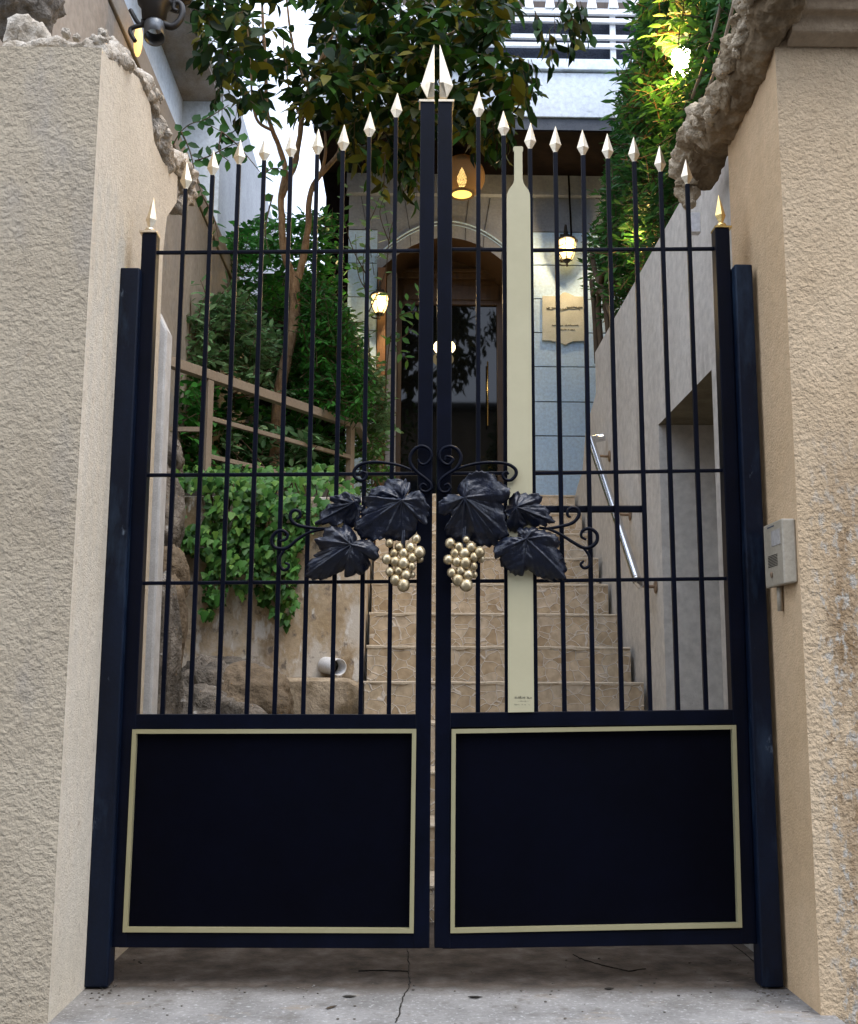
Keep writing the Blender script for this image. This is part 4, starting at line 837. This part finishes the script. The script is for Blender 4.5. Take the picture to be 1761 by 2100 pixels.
mb=MB(); mb.lathe((c[0],Yp,zm-hh*math.sin(1.0)),[(rb_*.8,-.004),(rb_*1.02,-.008),(rb_*1.04,.01),(rb_*.8,.004)],30); mb.tube([(c[0],Yp,zm+hh*.97),(c[0],Yp,bzl-.09)],.006,6); mb.build('rim_and_cord',M_wick,pd)
mb=MB(); mb.lathe((c[0],Yp,P(947,366,Yp)[2]),[(0,-.085),(.025,-.07),(.042,-.02),(.036,.02),(.015,.075),(0,.10)],14); mb.build('bulb',M_bulb,pd); point('pendant_light',(c[0],Yp,zm),4.5,r=.03,par=pd)
# lamp reflection in the doorway glass, built as a hanging glowing globe
ci=P(912,712,YD-.2); pi=root('lamp_reflection',(ci[0],YD-.2,arc(xc)),'small glowing pierced globe standing in for a lamp reflection in the dark doorway','pendant lamp')
m,n,b=newmat('pierced_reflection_glow'); v=N(n,'ShaderNodeTexVoronoi',Scale=17); n.links.new(coords(n),v.inputs['Vector']); r=ramp(n,v.outputs['Distance'],[(.30,(0,0,0)),(.36,(1,1,1))]); 
b.inputs['Base Color'].default_value=(.02,.012,.006,1); b.inputs['Emission Color'].default_value=(1,.78,.42,1); n.links.new(r.outputs[0],b.inputs['Emission Strength'])
mul=N(n,'ShaderNodeMath',operation='MULTIPLY'); mul.inputs[1].default_value=2.5; n.links.new(r.outputs[0],mul.inputs[0]); n.links.new(mul.outputs[0],b.inputs['Emission Strength'])
mb=MB(); mb.ell(ci,(.098,.06,.072),24,16); mb.build('reflection_globe',m,pi)
mb=MB(); mb.tube([(ci[0],ci[1],ci[2]+.07),(ci[0],ci[1],arc(xc)-.01)],.004,6); mb.build('cord',M_black,pi)  # cord added with the lamp reflection stand-in

# ================================================================ NEIGHBOURING BUILDING (left)
nb=root('neighbour_building',(-2.5,9,0),'tall white rendered house beyond the beige boundary wall on the left','house')
Yc=9.0; ca=P(460,105,Yc); zc2=ca[2]; xcn=ca[0]
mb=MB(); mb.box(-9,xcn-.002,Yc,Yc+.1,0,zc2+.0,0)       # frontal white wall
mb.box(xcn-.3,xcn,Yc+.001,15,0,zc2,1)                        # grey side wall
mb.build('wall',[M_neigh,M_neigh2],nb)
# recessed side wall seen under the overhang, and the overhanging floor with its mottled underside
a=PX(398,52,0) if False else None
z_so=P(416,208,Yc)[2]; xo=P(452,209,Yc)[0]; xi=P(376,209,Yc)[0]
mb=MB(); mb.box(xi-.5,xi,3.3,Yc-.001,zc-.3,z_so); mb.build('inner_wall',M_neigh,nb)
mb=MB(); mb.box(xi-3,xo,3.3,Yc-.001,z_so,z_so+.05,0); mb.build('overhang_underside',M_soff2,nb)
mb=MB(); mb.box(xi-3,xo+.03,3.3,Yc-.001,z_so+.051,z_so+.5); mb.build('overhang_edge',M_neigh,nb)
# second, farther pale block
mb=MB(); q=P(560,400,12.5); mb.box(q[0]-1.5,q[0],12.5,16,0,P(540,150,12.5)[2]); mb.build('pale_house',M_neigh,loc=(q[0]-.7,12.5,0),label='pale block far behind the tree on the left',cat='house')
# ornate lamp at the top left
q=P(316,62,4.6); wl=root('ornate_lamp',(q[0],4.6,q[2]),'black wrought iron lamp with scroll bracket and grey cylinder shade at top left','outdoor lamp')
k=4.6/2250*1.09
mb=MB(); ring_tube(mb,P(318,52,4.6),P(317,86,4.56)-P(318,52,4.6),21*k,.085,t=.003); mb.build('shade',M_darkgrey,wl)
mb=MB(); 
mb.lathe(P(318,10,4.6),[(0,-.09),(24*k,-.085),(27*k,-.02),(34*k,.0),(36*k,.02),(16*k,.06),(0,.09)],14); rock_mesh(mb,P(345,-8,4.7),(.12,.05,.06),33,amp=.4,sub=4); mb.build('housing',M_black,wl)
mb=MB(); pts=smooth_path([P(x,y,4.6) for x,y in [(292,48),(325,46),(352,55),(368,44),(375,25),(371,8),(360,6),(357,18),(365,22)]]); n_=len(pts)
mb.tube(pts,[.020*(1-.6*i/n_) for i in range(n_)],8)
mb.tube(smooth_path([P(x,y,4.6) for x,y in [(268,20),(285,48),(300,50),(268,60),(278,85)]]),.010,8); mb.build('scroll_bracket',M_black,wl)
mb=MB(); mb.tube([P(278,60,4.75),P(286,108,4.75)],.014,8); 
mb=MB(); a=P(284,84,4.9); mb.ell(a,(.022,.02,.085),10,8); mb.build('warm_wall_glow',emis('dim_warm_glow',(1,.62,.2),.7),wl)  # glowing body added for the lamp's warm reflection on the wall
# ================================================================ PLANTS
def inpoly(x,y,pg):
    c=False; n=len(pg)
    for i in range(n):
        x0,y0=pg[i];x1,y1=pg[i-1]
        if (y0>y)!=(y1>y) and x<(x1-x0)*(y-y0)/(y1-y0)+x0: c=not c
    return c
def samp(pg,r):
    xs=[q[0] for q in pg]; ys_=[q[1] for q in pg]
    while 1:
        x=r.uniform(min(xs),max(xs)); y=r.uniform(min(ys_),max(ys_))
        if inpoly(x,y,pg): return x,y
def rv(r,z=0.): return np.array([r.gauss(0,1),r.gauss(0,1),r.gauss(0,1)+z])
def sprig(mb,sb,a,d,length,nl,L,W,r,droop=.2,pair=True,mi=0):
    """a short twig with leaves along it"""
    d=d/np.linalg.norm(d); b=a+d*length+np.array([0,0,-.12*length]); m=(a+b)/2+np.array([0,0,.05*length])
    pts=[a,m,b]
    if sb is not None: sb.tube(pts,[.0028,.0022,.0012],4,cap=False)
    for k in range(nl):
        t=(k+.6)/nl; q=a*(1-t)**2+2*m*t*(1-t)+b*t*t; sd=np.cross(d,[0,0,1.]); sd/=np.linalg.norm(sd)+1e-6
        sg=1 if k%2 else -1; dd=d*.6+sd*sg*.8+rv(r)*.22+np.array([0,0,-.15]); s=.75+.5*r.random()
        if k==nl-1: dd=d+rv(r)*.15
        mb.leaf(q,dd,np.array([0,0,1.])+rv(r)*.45,L*s,W*s,mi,droop=droop*(.5+r.random()))
# ---- the main tree
tr_=root('courtyard_tree',P(570,980,7.5),'slender multi stemmed tree with a dark broad leaved crown rising through the gate bars','tree')
tb=MB()
def limb(pts,r0,r1,mb=tb,n=9):
    pp=smooth_path([P(*q) for q in pts],5); m=len(pp)
    pp=[q+.006*np.array([noise.noise(Vector(q*9)),noise.noise(Vector(q*9+5)),0]) for q in pp]
    mb.tube(pp,[(r0+(r1-r0)*(i/(m-1)))*(1+.12*noise.noise(Vector(q*14))) for i,q in enumerate(pp)],n,cap=True)
limb([(566,990,7.45),(568,900,7.45),(572,815,7.45),(587,741,7.45),(603,665,7.45),(606,600,7.45),(603,560,7.45)],.048,.034)
limb([(605,600,7.45),(597,560,7.44),(583,520,7.4),(579,461,7.4),(577,402,7.4),(586,350,7.35),(574,305,7.3),(560,268,7.2),(548,225,7.1),(545,130,7.0),(538,10,6.9),(530,-70,6.8)],.030,.008)
limb([(560,268,7.2),(532,251,7.1),(519,210,7.0),(516,150,6.9),(508,60,6.8)],.012,.005)
limb([(578,402,7.4),(594,362,7.4),(609,325,7.4),(620,245,7.3),(634,182,7.2),(655,133,7.1),(683,70,7.0),(705,-10,6.9),(715,-70,6.8)],.026,.008)
limb([(605,595,7.45),(622,531,7.5),(633,461,7.5),(636,402,7.5),(655,363,7.5),(697,312,7.45),(732,240,7.35),(775,180,7.2),(850,110,7.0),(940,60,6.9)],.028,.008)
limb([(655,363,7.5),(668,320,7.5),(668,285,7.5),(660,230,7.4)],.014,.006)
limb([(634,182,7.2),(605,110,7.2),(588,0,7.1),(580,-60,7)],.013,.006)
limb([(620,245,7.3),(592,175,7.4),(580,60,7.5)],.010,.004)
limb([(697,312,7.45),(705,220,7.5),(730,120,7.4),(760,20,7.2)],.014,.005)
limb([(732,240,7.35),(830,210,7.1),(930,190,6.9),(1010,170,6.8)],.010,.004)
limb([(655,133,7.1),(690,85,7.2),(715,72,7.2)],.013,.010)
tb.build('trunk',M_bark,tr_)
r=random.Random(11); cm=MB(); cs=MB()
crown=[(385,-70),(395,20),(425,90),(455,110),(470,185),(500,200),(520,235),(545,225),(560,140),(600,190),(625,240),(680,245),(720,280),(760,330),(800,340),(830,300),(900,250),(950,285),(1000,285),(1045,290),(1045,230),(1070,190),(1058,130),(1030,70),(1040,10),(1070,-70)]
gaps=[(592,30,34),(570,85,22),(610,75,26),(585,150,22),(660,120,7),(725,55,8),(646,160,8),(560,185,20),(640,20,18),(700,95,7),(760,90,6),(595,255,30),(575,235,22)]
n_c=0; 
while n_c<385:
    x,y=samp(crown,r)
    if any((x-a)**2+(y-b)**2<(c*(1.0+.5*r.random()))**2 for a,b,c in gaps): continue
    if x<560 and r.random()<.25: continue
    Y=6.3+1.6*r.random(); c=P(x,y,Y)
    if c[0]>-.9 and Y>7.7: c=P(x,y,7.6)
    n_c+=1
    d=rv(r)*np.array([1,1,.5])+np.array([0,-.2,-.35]); d/=np.linalg.norm(d)
    sprig(cm,cs,c-d*.08,d,.17+.08*r.random(),6,.130,.068,r,droop=.35)
    if r.random()<.5:
        d=rv(r)+np.array([0,0,-.6]); sprig(cm,cs,c,d,.15,4,.12,.06,r,droop=.4)
# hanging ends seen against the house
for x,y,Y,dx,n in [(845,320,6.6,0,7),(835,345,6.6,-.1,7),(852,370,6.6,.05,5),(700,290,6.7,0,6),(725,300,6.8,.1,6),(760,320,6.7,0,6),(785,345,6.6,0,5),(970,270,6.7,0,6),(1010,270,6.7,.1,6),(1040,275,6.7,0,5),(1035,250,6.7,.1,6),
    (1070,190,6.6,.1,6),(1060,140,6.6,.2,6),(1085,150,6.6,.1,5),(1100,50,6.5,.3,6),(1140,60,6.5,.1,6),(1165,55,6.5,.2,6),(1185,30,6.5,.2,6),(1120,90,6.5,.1,5),(1150,15,6.5,.3,6),(450,55,6.6,-.4,6),(430,80,6.6,-.3,5),(470,110,6.6,-.2,6),(460,190,6.6,-.2,6),(500,215,6.6,-.2,5)]:
    for _ in range(2):
        d=np.array([dx+.1*r.gauss(0,1),-.2*r.random(),-1.]); sprig(cm,cs,P(x+r.uniform(-8,8),y-28,Y),d,.24,n,.10,.046,r,droop=.5)
kk=len(cm.v); cm.v+=cs.v; cm.f+=[tuple(i+kk for i in f) for f in cs.f]; cm.m+=[1]*len(cs.f); cm.sm+=cs.sm
cm.build('crown',[M_tree,M_twig],tr_)
# ---- generic leafy plant
def both(mb,sb,mat,name,b0,label,cat,group=None):
    k=len(mb.v); mb.v+=sb.v; mb.f+=[tuple(i+k for i in f) for f in sb.f]; mb.m+=[1]*len(sb.f); mb.sm+=sb.sm
    return mb.build(name,[mat,M_twig],loc=b0,label=label,cat=cat,group=group)
def plant(name,label,cat,pg,Y0,Y1,n,L,W,mat,nl=7,len_=.16,up=.5,seed=1,base=None,group=None,lean=(0,0,0),droop=.25,X=None,stems=4,hole=None):
    r=random.Random(seed); mb=MB(); sb=MB()
    cx=sum(q[0] for q in pg)/len(pg); yb=max(q[1] for q in pg)
    b0=P(cx,yb,(Y0+Y1)/2) if X is None else PX(cx,yb,(X[0]+X[1])/2)
    for _ in range(n):
        x,y=samp(pg,r)
        if hole and (x-hole[0])**2+(y-hole[1])**2<hole[2]**2: continue
        c=P(x,y,r.uniform(Y0,Y1)) if X is None else PX(x,y,r.uniform(*X))
        if X is None and 556<x<628 and 540<y<800 and c[1]<7.62: c=P(x,y,7.66+.3*r.random())
        d=rv(r)*np.array([1,1,.7])+np.array([lean[0],lean[1]-.35,up+lean[2]])
        d/=np.linalg.norm(d); sprig(mb,sb,c-d*len_*.6,d,len_*(.7+.6*r.random()),nl,L,W,r,droop=droop)
    for _ in range(stems):
        x,y=samp(pg,r); c=P(x,y,(Y0+Y1)/2) if X is None else PX(x,y,sum(X)/2); bb=b0+np.array([r.uniform(-.1,.1),r.uniform(-.08,.08),-.02])
        sb.tube(smooth_path([bb,(bb+c)/2+rv(r)*.03,c],4),[.007-.0004*i for i in range(9)],5)
    return both(mb,sb,mat,name,b0,label,cat,group)
def long_stem(mb,sb,pts,Y,n,L,W,r,rad=.005,droop=.2):
    pp=smooth_path([P(x,y,Y) for x,y in pts],6); m=len(pp); sb.tube(pp,[rad*(1-.7*i/m) for i in range(m)],5)
    for k in range(n):
        i=min(m-2,int((k+.5)/n*(m-1))); q=pp[i]; t=pp[i+1]-pp[i]; t/=np.linalg.norm(t)+1e-9
        sd=np.cross(t,[0,1.,0]); sg=1 if k%2 else -1; mb.leaf(q,t*.5+sd*sg*.9+rv(r)*.25,np.array([0,-.8,.6])+rv(r)*.35,L*(.7+.5*r.random()),W*(.7+.5*r.random()),droop=droop)
def stemmed(name,label,cat,stems,Y,L,W,mat,seed,group=None):
    r=random.Random(seed); mb=MB(); sb=MB()
    for pts,n in stems: long_stem(mb,sb,pts,Y+r.uniform(-.08,.08),n,L,W,r)
    return both(mb,sb,mat,name,P(*stems[0][0][0],Y),label,cat,group)
GP='shrubs on the bank left of the steps'
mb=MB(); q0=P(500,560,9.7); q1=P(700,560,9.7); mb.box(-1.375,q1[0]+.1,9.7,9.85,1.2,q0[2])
mb.build('sky_blocking_wall',M_soil,loc=(-1,9.75,1.2),label='dark wall added to block the sky behind the shrubs beside the house',cat='wall')  # invented wall, keeps bright sky from showing through the shrubs
plant('shrub','deep green thicket covering the added dark wall beside the house','shrub',[(440,520),(520,450),(640,440),(700,450),(703,1000),(420,1000),(430,700)],8.9,9.6,380,.085,.042,M_fern,seed=13,group=GP,len_=.22,stems=0)
plant('shrub','light leaved bush low against the beige wall above the left rail','shrub',[(338,715),(350,660),(385,640),(430,650),(440,740),(390,745)],6.5,7.2,110,.06,.026,M_shrub,seed=14,group=GP)
plant('shrub','dark mass of leaves filling the gap between tree trunk and house corner','shrub',[(470,470),(560,440),(690,440),(695,520),(700,640),(600,660),(520,620),(460,560)],7.9,8.7,220,.075,.036,M_fern,seed=3,group=GP,len_=.22)
plant('shrub','pale green leafy shrub spilling over the top rail left of the tree trunk','shrub',[(345,700),(365,650),(400,625),(440,605),(470,590),(500,605),(530,640),(560,670),(590,760),(598,805),(520,775),(440,745),(345,725)],6.7,7.5,460,.060,.028,M_shrub,seed=4,group=GP)
plant('fern_bush','feathery deep green bush right of the tree trunk above the rail','shrub',[(598,600),(620,560),(670,590),(695,620),(722,690),(750,760),(750,850),(700,850),(610,825),(598,700)],6.9,7.9,620,.052,.019,M_fern,nl=11,len_=.24,seed=5,group=GP,up=.1,droop=.3)
plant('shrub','upright shrub growing against the house corner beside the orange post','shrub',[(690,600),(712,640),(740,700),(775,750),(795,800),(795,880),(775,930),(735,900),(705,840),(690,720)],7.6,8.4,330,.062,.030,M_shrub,seed=6,group=GP)
plant('shrub','shade loving broad leaved plant behind the lower rails','shrub',[(455,860),(560,870),(690,890),(715,960),(690,1000),(560,990),(450,960)],6.7,7.4,80,.070,.032,M_shrub,seed=7,group=GP,up=.3)
plant('shrub','sparse low plant behind the short horizontal rail at the far left','shrub',[(332,745),(432,785),(432,965),(332,965)],6.3,6.95,130,.075,.034,M_fern,seed=8,group=GP,up=.2)
plant('shrub','small bright green plant at the foot of the last rail post','shrub',[(735,880),(775,880),(800,960),(790,1010),(740,1010)],7.3,8.0,60,.055,.026,M_ivy,seed=9,group=GP)
plant('shrub','dark undergrowth hiding the ground below the top rail','shrub',[(340,760),(450,790),(600,860),(720,900),(730,1000),(600,1000),(340,960)],7.4,8.2,330,.085,.04,M_fern,seed=10,group=GP,up=.2)
stemmed('sapling','tall thin twigs with small leaves at the far left above the granite slab','sapling',[([(375,720),(372,650),(352,600),(340,565)],14),([(385,720),(392,640),(386,590),(372,555)],14),([(365,700),(360,640),(345,620)],9),([(430,660),(424,610),(412,575)],9),([(400,690),(410,640),(425,600)],9)],6.6,.07,.026,M_shrub,21,group=GP)
stemmed('sapling','slender branching sapling in front of the pale blue corner and the arch','sapling',[([(760,800),(755,650),(745,540),(760,450),(750,380)],16),([(757,640),(790,560),(800,480),(812,440)],12),([(750,560),(720,500),(705,430),(715,380)],12),([(755,600),(735,560),(730,480)],9),([(800,500),(780,440),(790,400)],8),([(750,470),(770,430),(778,405)],7)],7.8,.08,.036,M_shrub,22,group=GP)
stemmed('sapling','arching branch with bright leaves crossing the dark doorway','sapling',[([(790,830),(800,700),(830,625),(868,590)],15),([(800,700),(830,690),(850,665)],6),([(815,650),(840,640),(862,640)],6),([(800,690),(820,720),(838,740)],7)],7.7,.085,.036,M_ivy,23,group=GP)
stemmed('climbing_vine','round leaved climbing vine hanging over the beige wall coping at upper left','vine',[([(300,405),(340,330),(372,270),(410,250),(455,270)],14),([(410,250),(430,240),(470,215)],7),([(372,270),(390,310),(402,360),(415,400)],14),([(455,270),(490,300),(540,360)],9),([(400,330),(430,320),(470,300),(500,290)],10),([(415,400),(440,450),(450,500)],9),([(455,270),(450,310),(470,330)],7),([(540,360),(560,345),(590,350)],8),([(560,400),(545,470),(555,530)],9)],5.6,.062,.050,M_hedge,24)
# ---- ivy
r=random.Random(5); mb=MB(); sb=MB()
ivp=[(345,968),(430,975),(520,985),(600,1003),(640,1022),(735,1030),(722,1062),(650,1075),(618,1120),(600,1150),(606,1200),(580,1180),(560,1195),(500,1180),(415,1185),(432,1150),(372,1130),(352,1100),(365,1075),(420,1070),(425,1010),(345,1000)]
ivs=[([(350,1010),(375,1010),(385,1060),(360,1065)],10),([(355,1085),(395,1090),(420,1130),(380,1140)],60),([(412,1185),(470,1190),(460,1250),(420,1240)],50),([(405,1255),(440,1250),(430,1275)],14),([(470,1190),(510,1190),(500,1235)],26),([(515,1185),(605,1185),(612,1240),(590,1290),(560,1265),(535,1240)],120),([(570,1160),(612,1120),(612,1190),(590,1200)],60)]
def ivyleaf(mb,c,s,r):
    a=r.gauss(0,.5); ax=np.array([math.cos(a),0,math.sin(a)]); dn=np.array([math.sin(a),0,-math.cos(a)])
    n=np.array([r.gauss(0,.45),-1,.55+r.gauss(0,.45)]); n/=np.linalg.norm(n); ax=ax-n*(ax@n); ax/=np.linalg.norm(ax); dn=np.cross(ax,n); dn=dn if dn[2]<0 else -dn
    pts=[(0,-.35),(.28,-.42),(.55,-.15),(.34,.10),(.30,.35),(0,.85),(-.30,.35),(-.34,.10),(-.55,-.15),(-.28,-.42)]
    v=[c]+[c+ax*s*x*1.0+dn*s*y+n*(-.18*s*abs(x)-.12*s*max(0,y)) for x,y in pts]
    mb.add(v,[(0,i+1,(i+1)%10+1) for i in range(10)],0,True)
for pg,n in [(ivp,1500)]+ivs:
    for _ in range(n):
        x,y=samp(pg,r); c=P(x,y,4.975-(.14+.10*noise.noise(Vector((x*.02,y*.02,3))))*r.random()**1.3)
        if noise.noise(Vector((x*.035,y*.035,8)))>.32 and r.random()<.85: continue
        ivyleaf(mb,c,.016+.030*r.random(),r)
for _ in range(700):   # the sheet of ivy lying over the wall top
    c=np.array([r.uniform(-1.36,-.25),r.uniform(4.9,5.9),0]); c[2]=1.63+max(0,c[1]-5.1)*(.30 if c[0]<-.4 else 0)+r.uniform(0,.07)
    ivyleaf(mb,c,.020+.024*r.random(),r)
for _ in range(26):
    x,y=samp(ivp,r); x2=x+r.uniform(-25,25); sb.tube(smooth_path([P(x,990,4.97),P((x+x2)/2,(y+990)/2,4.965),P(x2,y+20,4.968)],4),.003,4)
both(mb,sb,M_ivy,'ivy',P(500,1000,5.0),'bright green ivy cascading over the top of the ochre retaining wall','ivy')
# ---- hedge on the right
hpg=[(1322,-60),(1312,60),(1300,110),(1278,170),(1286,225),(1262,262),(1282,300),(1252,350),(1240,400),(1238,450),(1212,490),(1216,550),(1228,600),(1245,650),(1262,640),(1320,535),(1385,430),(1385,340),(1410,260),(1450,190),(1490,110),(1520,20),(1540,-60)]
hd=plant('hedge','dense bright green climbing hedge on top of the right garden wall around the glowing lamp','hedge',hpg,0,0,1700,.058,.019,M_hedge,nl=8,len_=.17,seed=31,hole=(1394,118,30),X=(1.07,1.42),up=.15,lean=(-.5,-.2,0),stems=14,droop=.2)
plant('hedge','darker depth of foliage at the back of the right hand hedge','hedge',[(1330,-60),(1290,200),(1280,300),(1232,450),(1230,600),(1250,630),(1320,520),(1390,420),(1420,260),(1530,-60)],0,0,500,.07,.028,M_fern,nl=7,len_=.2,seed=32,X=(1.42,1.75),up=0,stems=0)
mb=MB(); 
for pts in ([(1240,760),(1232,690),(1228,620),(1236,560)],[(1225,745),(1220,640),(1214,575)],[(1250,700),(1240,610),(1222,560),(1215,520)],[(1260,660),(1235,600),(1216,600)]): mb.tube(smooth_path([PX(x,y,1.1) for x,y in pts],5),.016,6)
mb.build('woody_stems',M_twig,hd)
mb=MB()
for a,b_ in (((1512,-20),(1436,230)),((1488,-30),(1420,200))): mb.tube(smooth_path([PX(*a,1.06),PX((a[0]+b_[0])/2+6,(a[1]+b_[1])/2,1.05),PX(*b_,1.06)],5),.006,6)
mb.build('trellis_wires',M_rail,loc=PX(1450,200,1.06),label='two slanting pale trellis wires between the hedge and the broken ledge',cat='wires')
# near-black wall added behind the hedge as a dark backing
mb=MB(); mb.box(1.85,2.1,3.2,12,1.0,5.6); mb.build('hedge_backing_wall',M_soffit,loc=(1.9,6,1),label='wall added as a dark backing behind the right hand hedge',cat='wall')
# garden lamp in the hedge
XG=1.14; q=PX(1397,115,XG); ga=root('garden_lamp',q,'brightly glowing lamp buried in the hedge at upper right','outdoor lamp')
mb=MB(); rock_mesh(mb,(q[0],q[1],q[2]),(.04,.04,.045),3,amp=.15,sub=3); mb.ell((q[0],q[1],q[2]-.07),(.04,.04,.025),12,8); mb.build('glowing_bulb',emis('hot_lamp',(1,.86,.55),30),ga)
mb=MB(); mb.lathe((q[0],q[1]+.02,q[2]+.05),[(.075,0),(.070,.02),(.03,.05),(0,.055)],16); mb.tube([(q[0],q[1]+.02,q[2]+.1),(q[0]+.3,q[1]+.05,q[2]+.12)],.01,6); mb.build('hood',M_darkgrey,ga)
point('garden_lamp_light',(q[0]-.10,q[1]-.07,q[2]-.02),24,col=(1,.54,.09),r=.05,par=ga)
q=PX(1335,498,1.22); g2=root('garden_lamp',q,'small warm lamp low in the hedge just above the grey wall','outdoor lamp')
mb=MB(); mb.ell(q,(.02,.02,.03),12,8); mb.build('glowing_bulb',M_bulb,g2)
mb=MB(); mb.lathe((q[0],q[1],q[2]+.03),[(.035,0),(.03,.012),(0,.03)],12); mb.tube([(q[0],q[1],q[2]+.05),(q[0],q[1],q[2]-.12)],.006,6); mb.build('holder',M_darkgrey,g2)
point('garden_lamp_light',(q[0]-.08,q[1]-.04,q[2]),4,col=(1,.68,.2),r=.03,par=g2)

# ---- unseen house added behind the camera: cuts front light, darkens gate and door reflections
ob=root('added_house_opposite',(0,-6.5,-.14),'unseen grey brown house added across the street to cut front light and darken reflections','house')
mb=MB(); mb.box(-9,9,-7.5,-6.5,-.14,7.2); mb.build('wall',M_rock2,ob)  # wall of the added unseen house
mb=MB(); mb.box(-9.3,9.3,-7.7,-6.2,7.2,7.35); mb.build('roof',M_soffit,ob)  # roof of the added unseen house
for i in range(5):
    for z in (.9,3.9): x=-6.6+3.3*i; mb=MB(); mb.box(x-.6,x+.6,-6.5,-6.44,z,z+1.6); mb.build('window',M_mesh,ob,bevel=.01)  # windows of the added unseen house

r=random.Random(77)
def litter(px,py,L,W,ang,mat,label,cat,name,h=.004):
    q=PZ(px,py,0); mb=MB(); d=np.array([math.cos(ang),math.sin(ang),0]); mb.leaf(np.array([q[0],q[1],h]),d,np.array([0,0,1.]),L,W,0,fold=.3,droop=.02)
    o=mb.build(name,mat,loc=(q[0],q[1],0),label=label,cat=cat); m=o.modifiers.new('s','SOLIDIFY'); m.thickness=.0012; return o
litter(702,2046,.035,.013,.1,M_soil,'dark dry leaf flake on the pale slab left of the crack','dead leaf','fallen_leaf')
litter(668,2072,.040,.009,.9,M_twig,'slanting brown dead leaf at the front of the slab left of the crack','dead leaf','fallen_leaf')
litter(960,2047,.036,.014,0,M_soil,'dark dry leaf flake on the slab right of the crack','dead leaf','fallen_leaf')
litter(1240,2030,.026,.012,.2,M_soil,'small dark green scrap on the slab below the right gate panel','dead leaf','fallen_leaf')

# hinges between posts and leaves
for leaf_,xs_ in ((gl,((291,622),(283,830),(246,1560),(232,1830))),(gr,((1503,640),(1516,880),(1541,1560),(1551,1830)))):
    for x,y in xs_:
        q=G(x,y,.02); mb=MB(); L_=.05 if y in(830,880) else .032
        for a_,b_ in((-1,-.03),(.03,1)): mb.tube([(q[0],q[1],q[2]+L_*a_),(q[0],q[1],q[2]+L_*b_)],.0085,12)
        mb.tube([(q[0],q[1],q[2]-L_*1.1),(q[0],q[1],q[2]+L_*1.1)],.0045,8)
        mb.build('hinge',M_iron,leaf_)
# grit blown against the threshold
r=random.Random(99); mb=MB()
for _ in range(150):
    y=r.choice([r.gauss(2.88,.04),r.uniform(2.62,3.2)]); x=r.uniform(-.76,.92) if r.random()<.6 else r.choice([-.74,.90])+r.gauss(0,.02)
    q=r.uniform(.0012,.0035); rock_mesh(mb,(x,max(2.6,y),q*.5),(q*1.3,q,q*.7),r.randint(1,999),amp=.3,sub=1)
mb.build('grit',M_rock,kind='stuff')
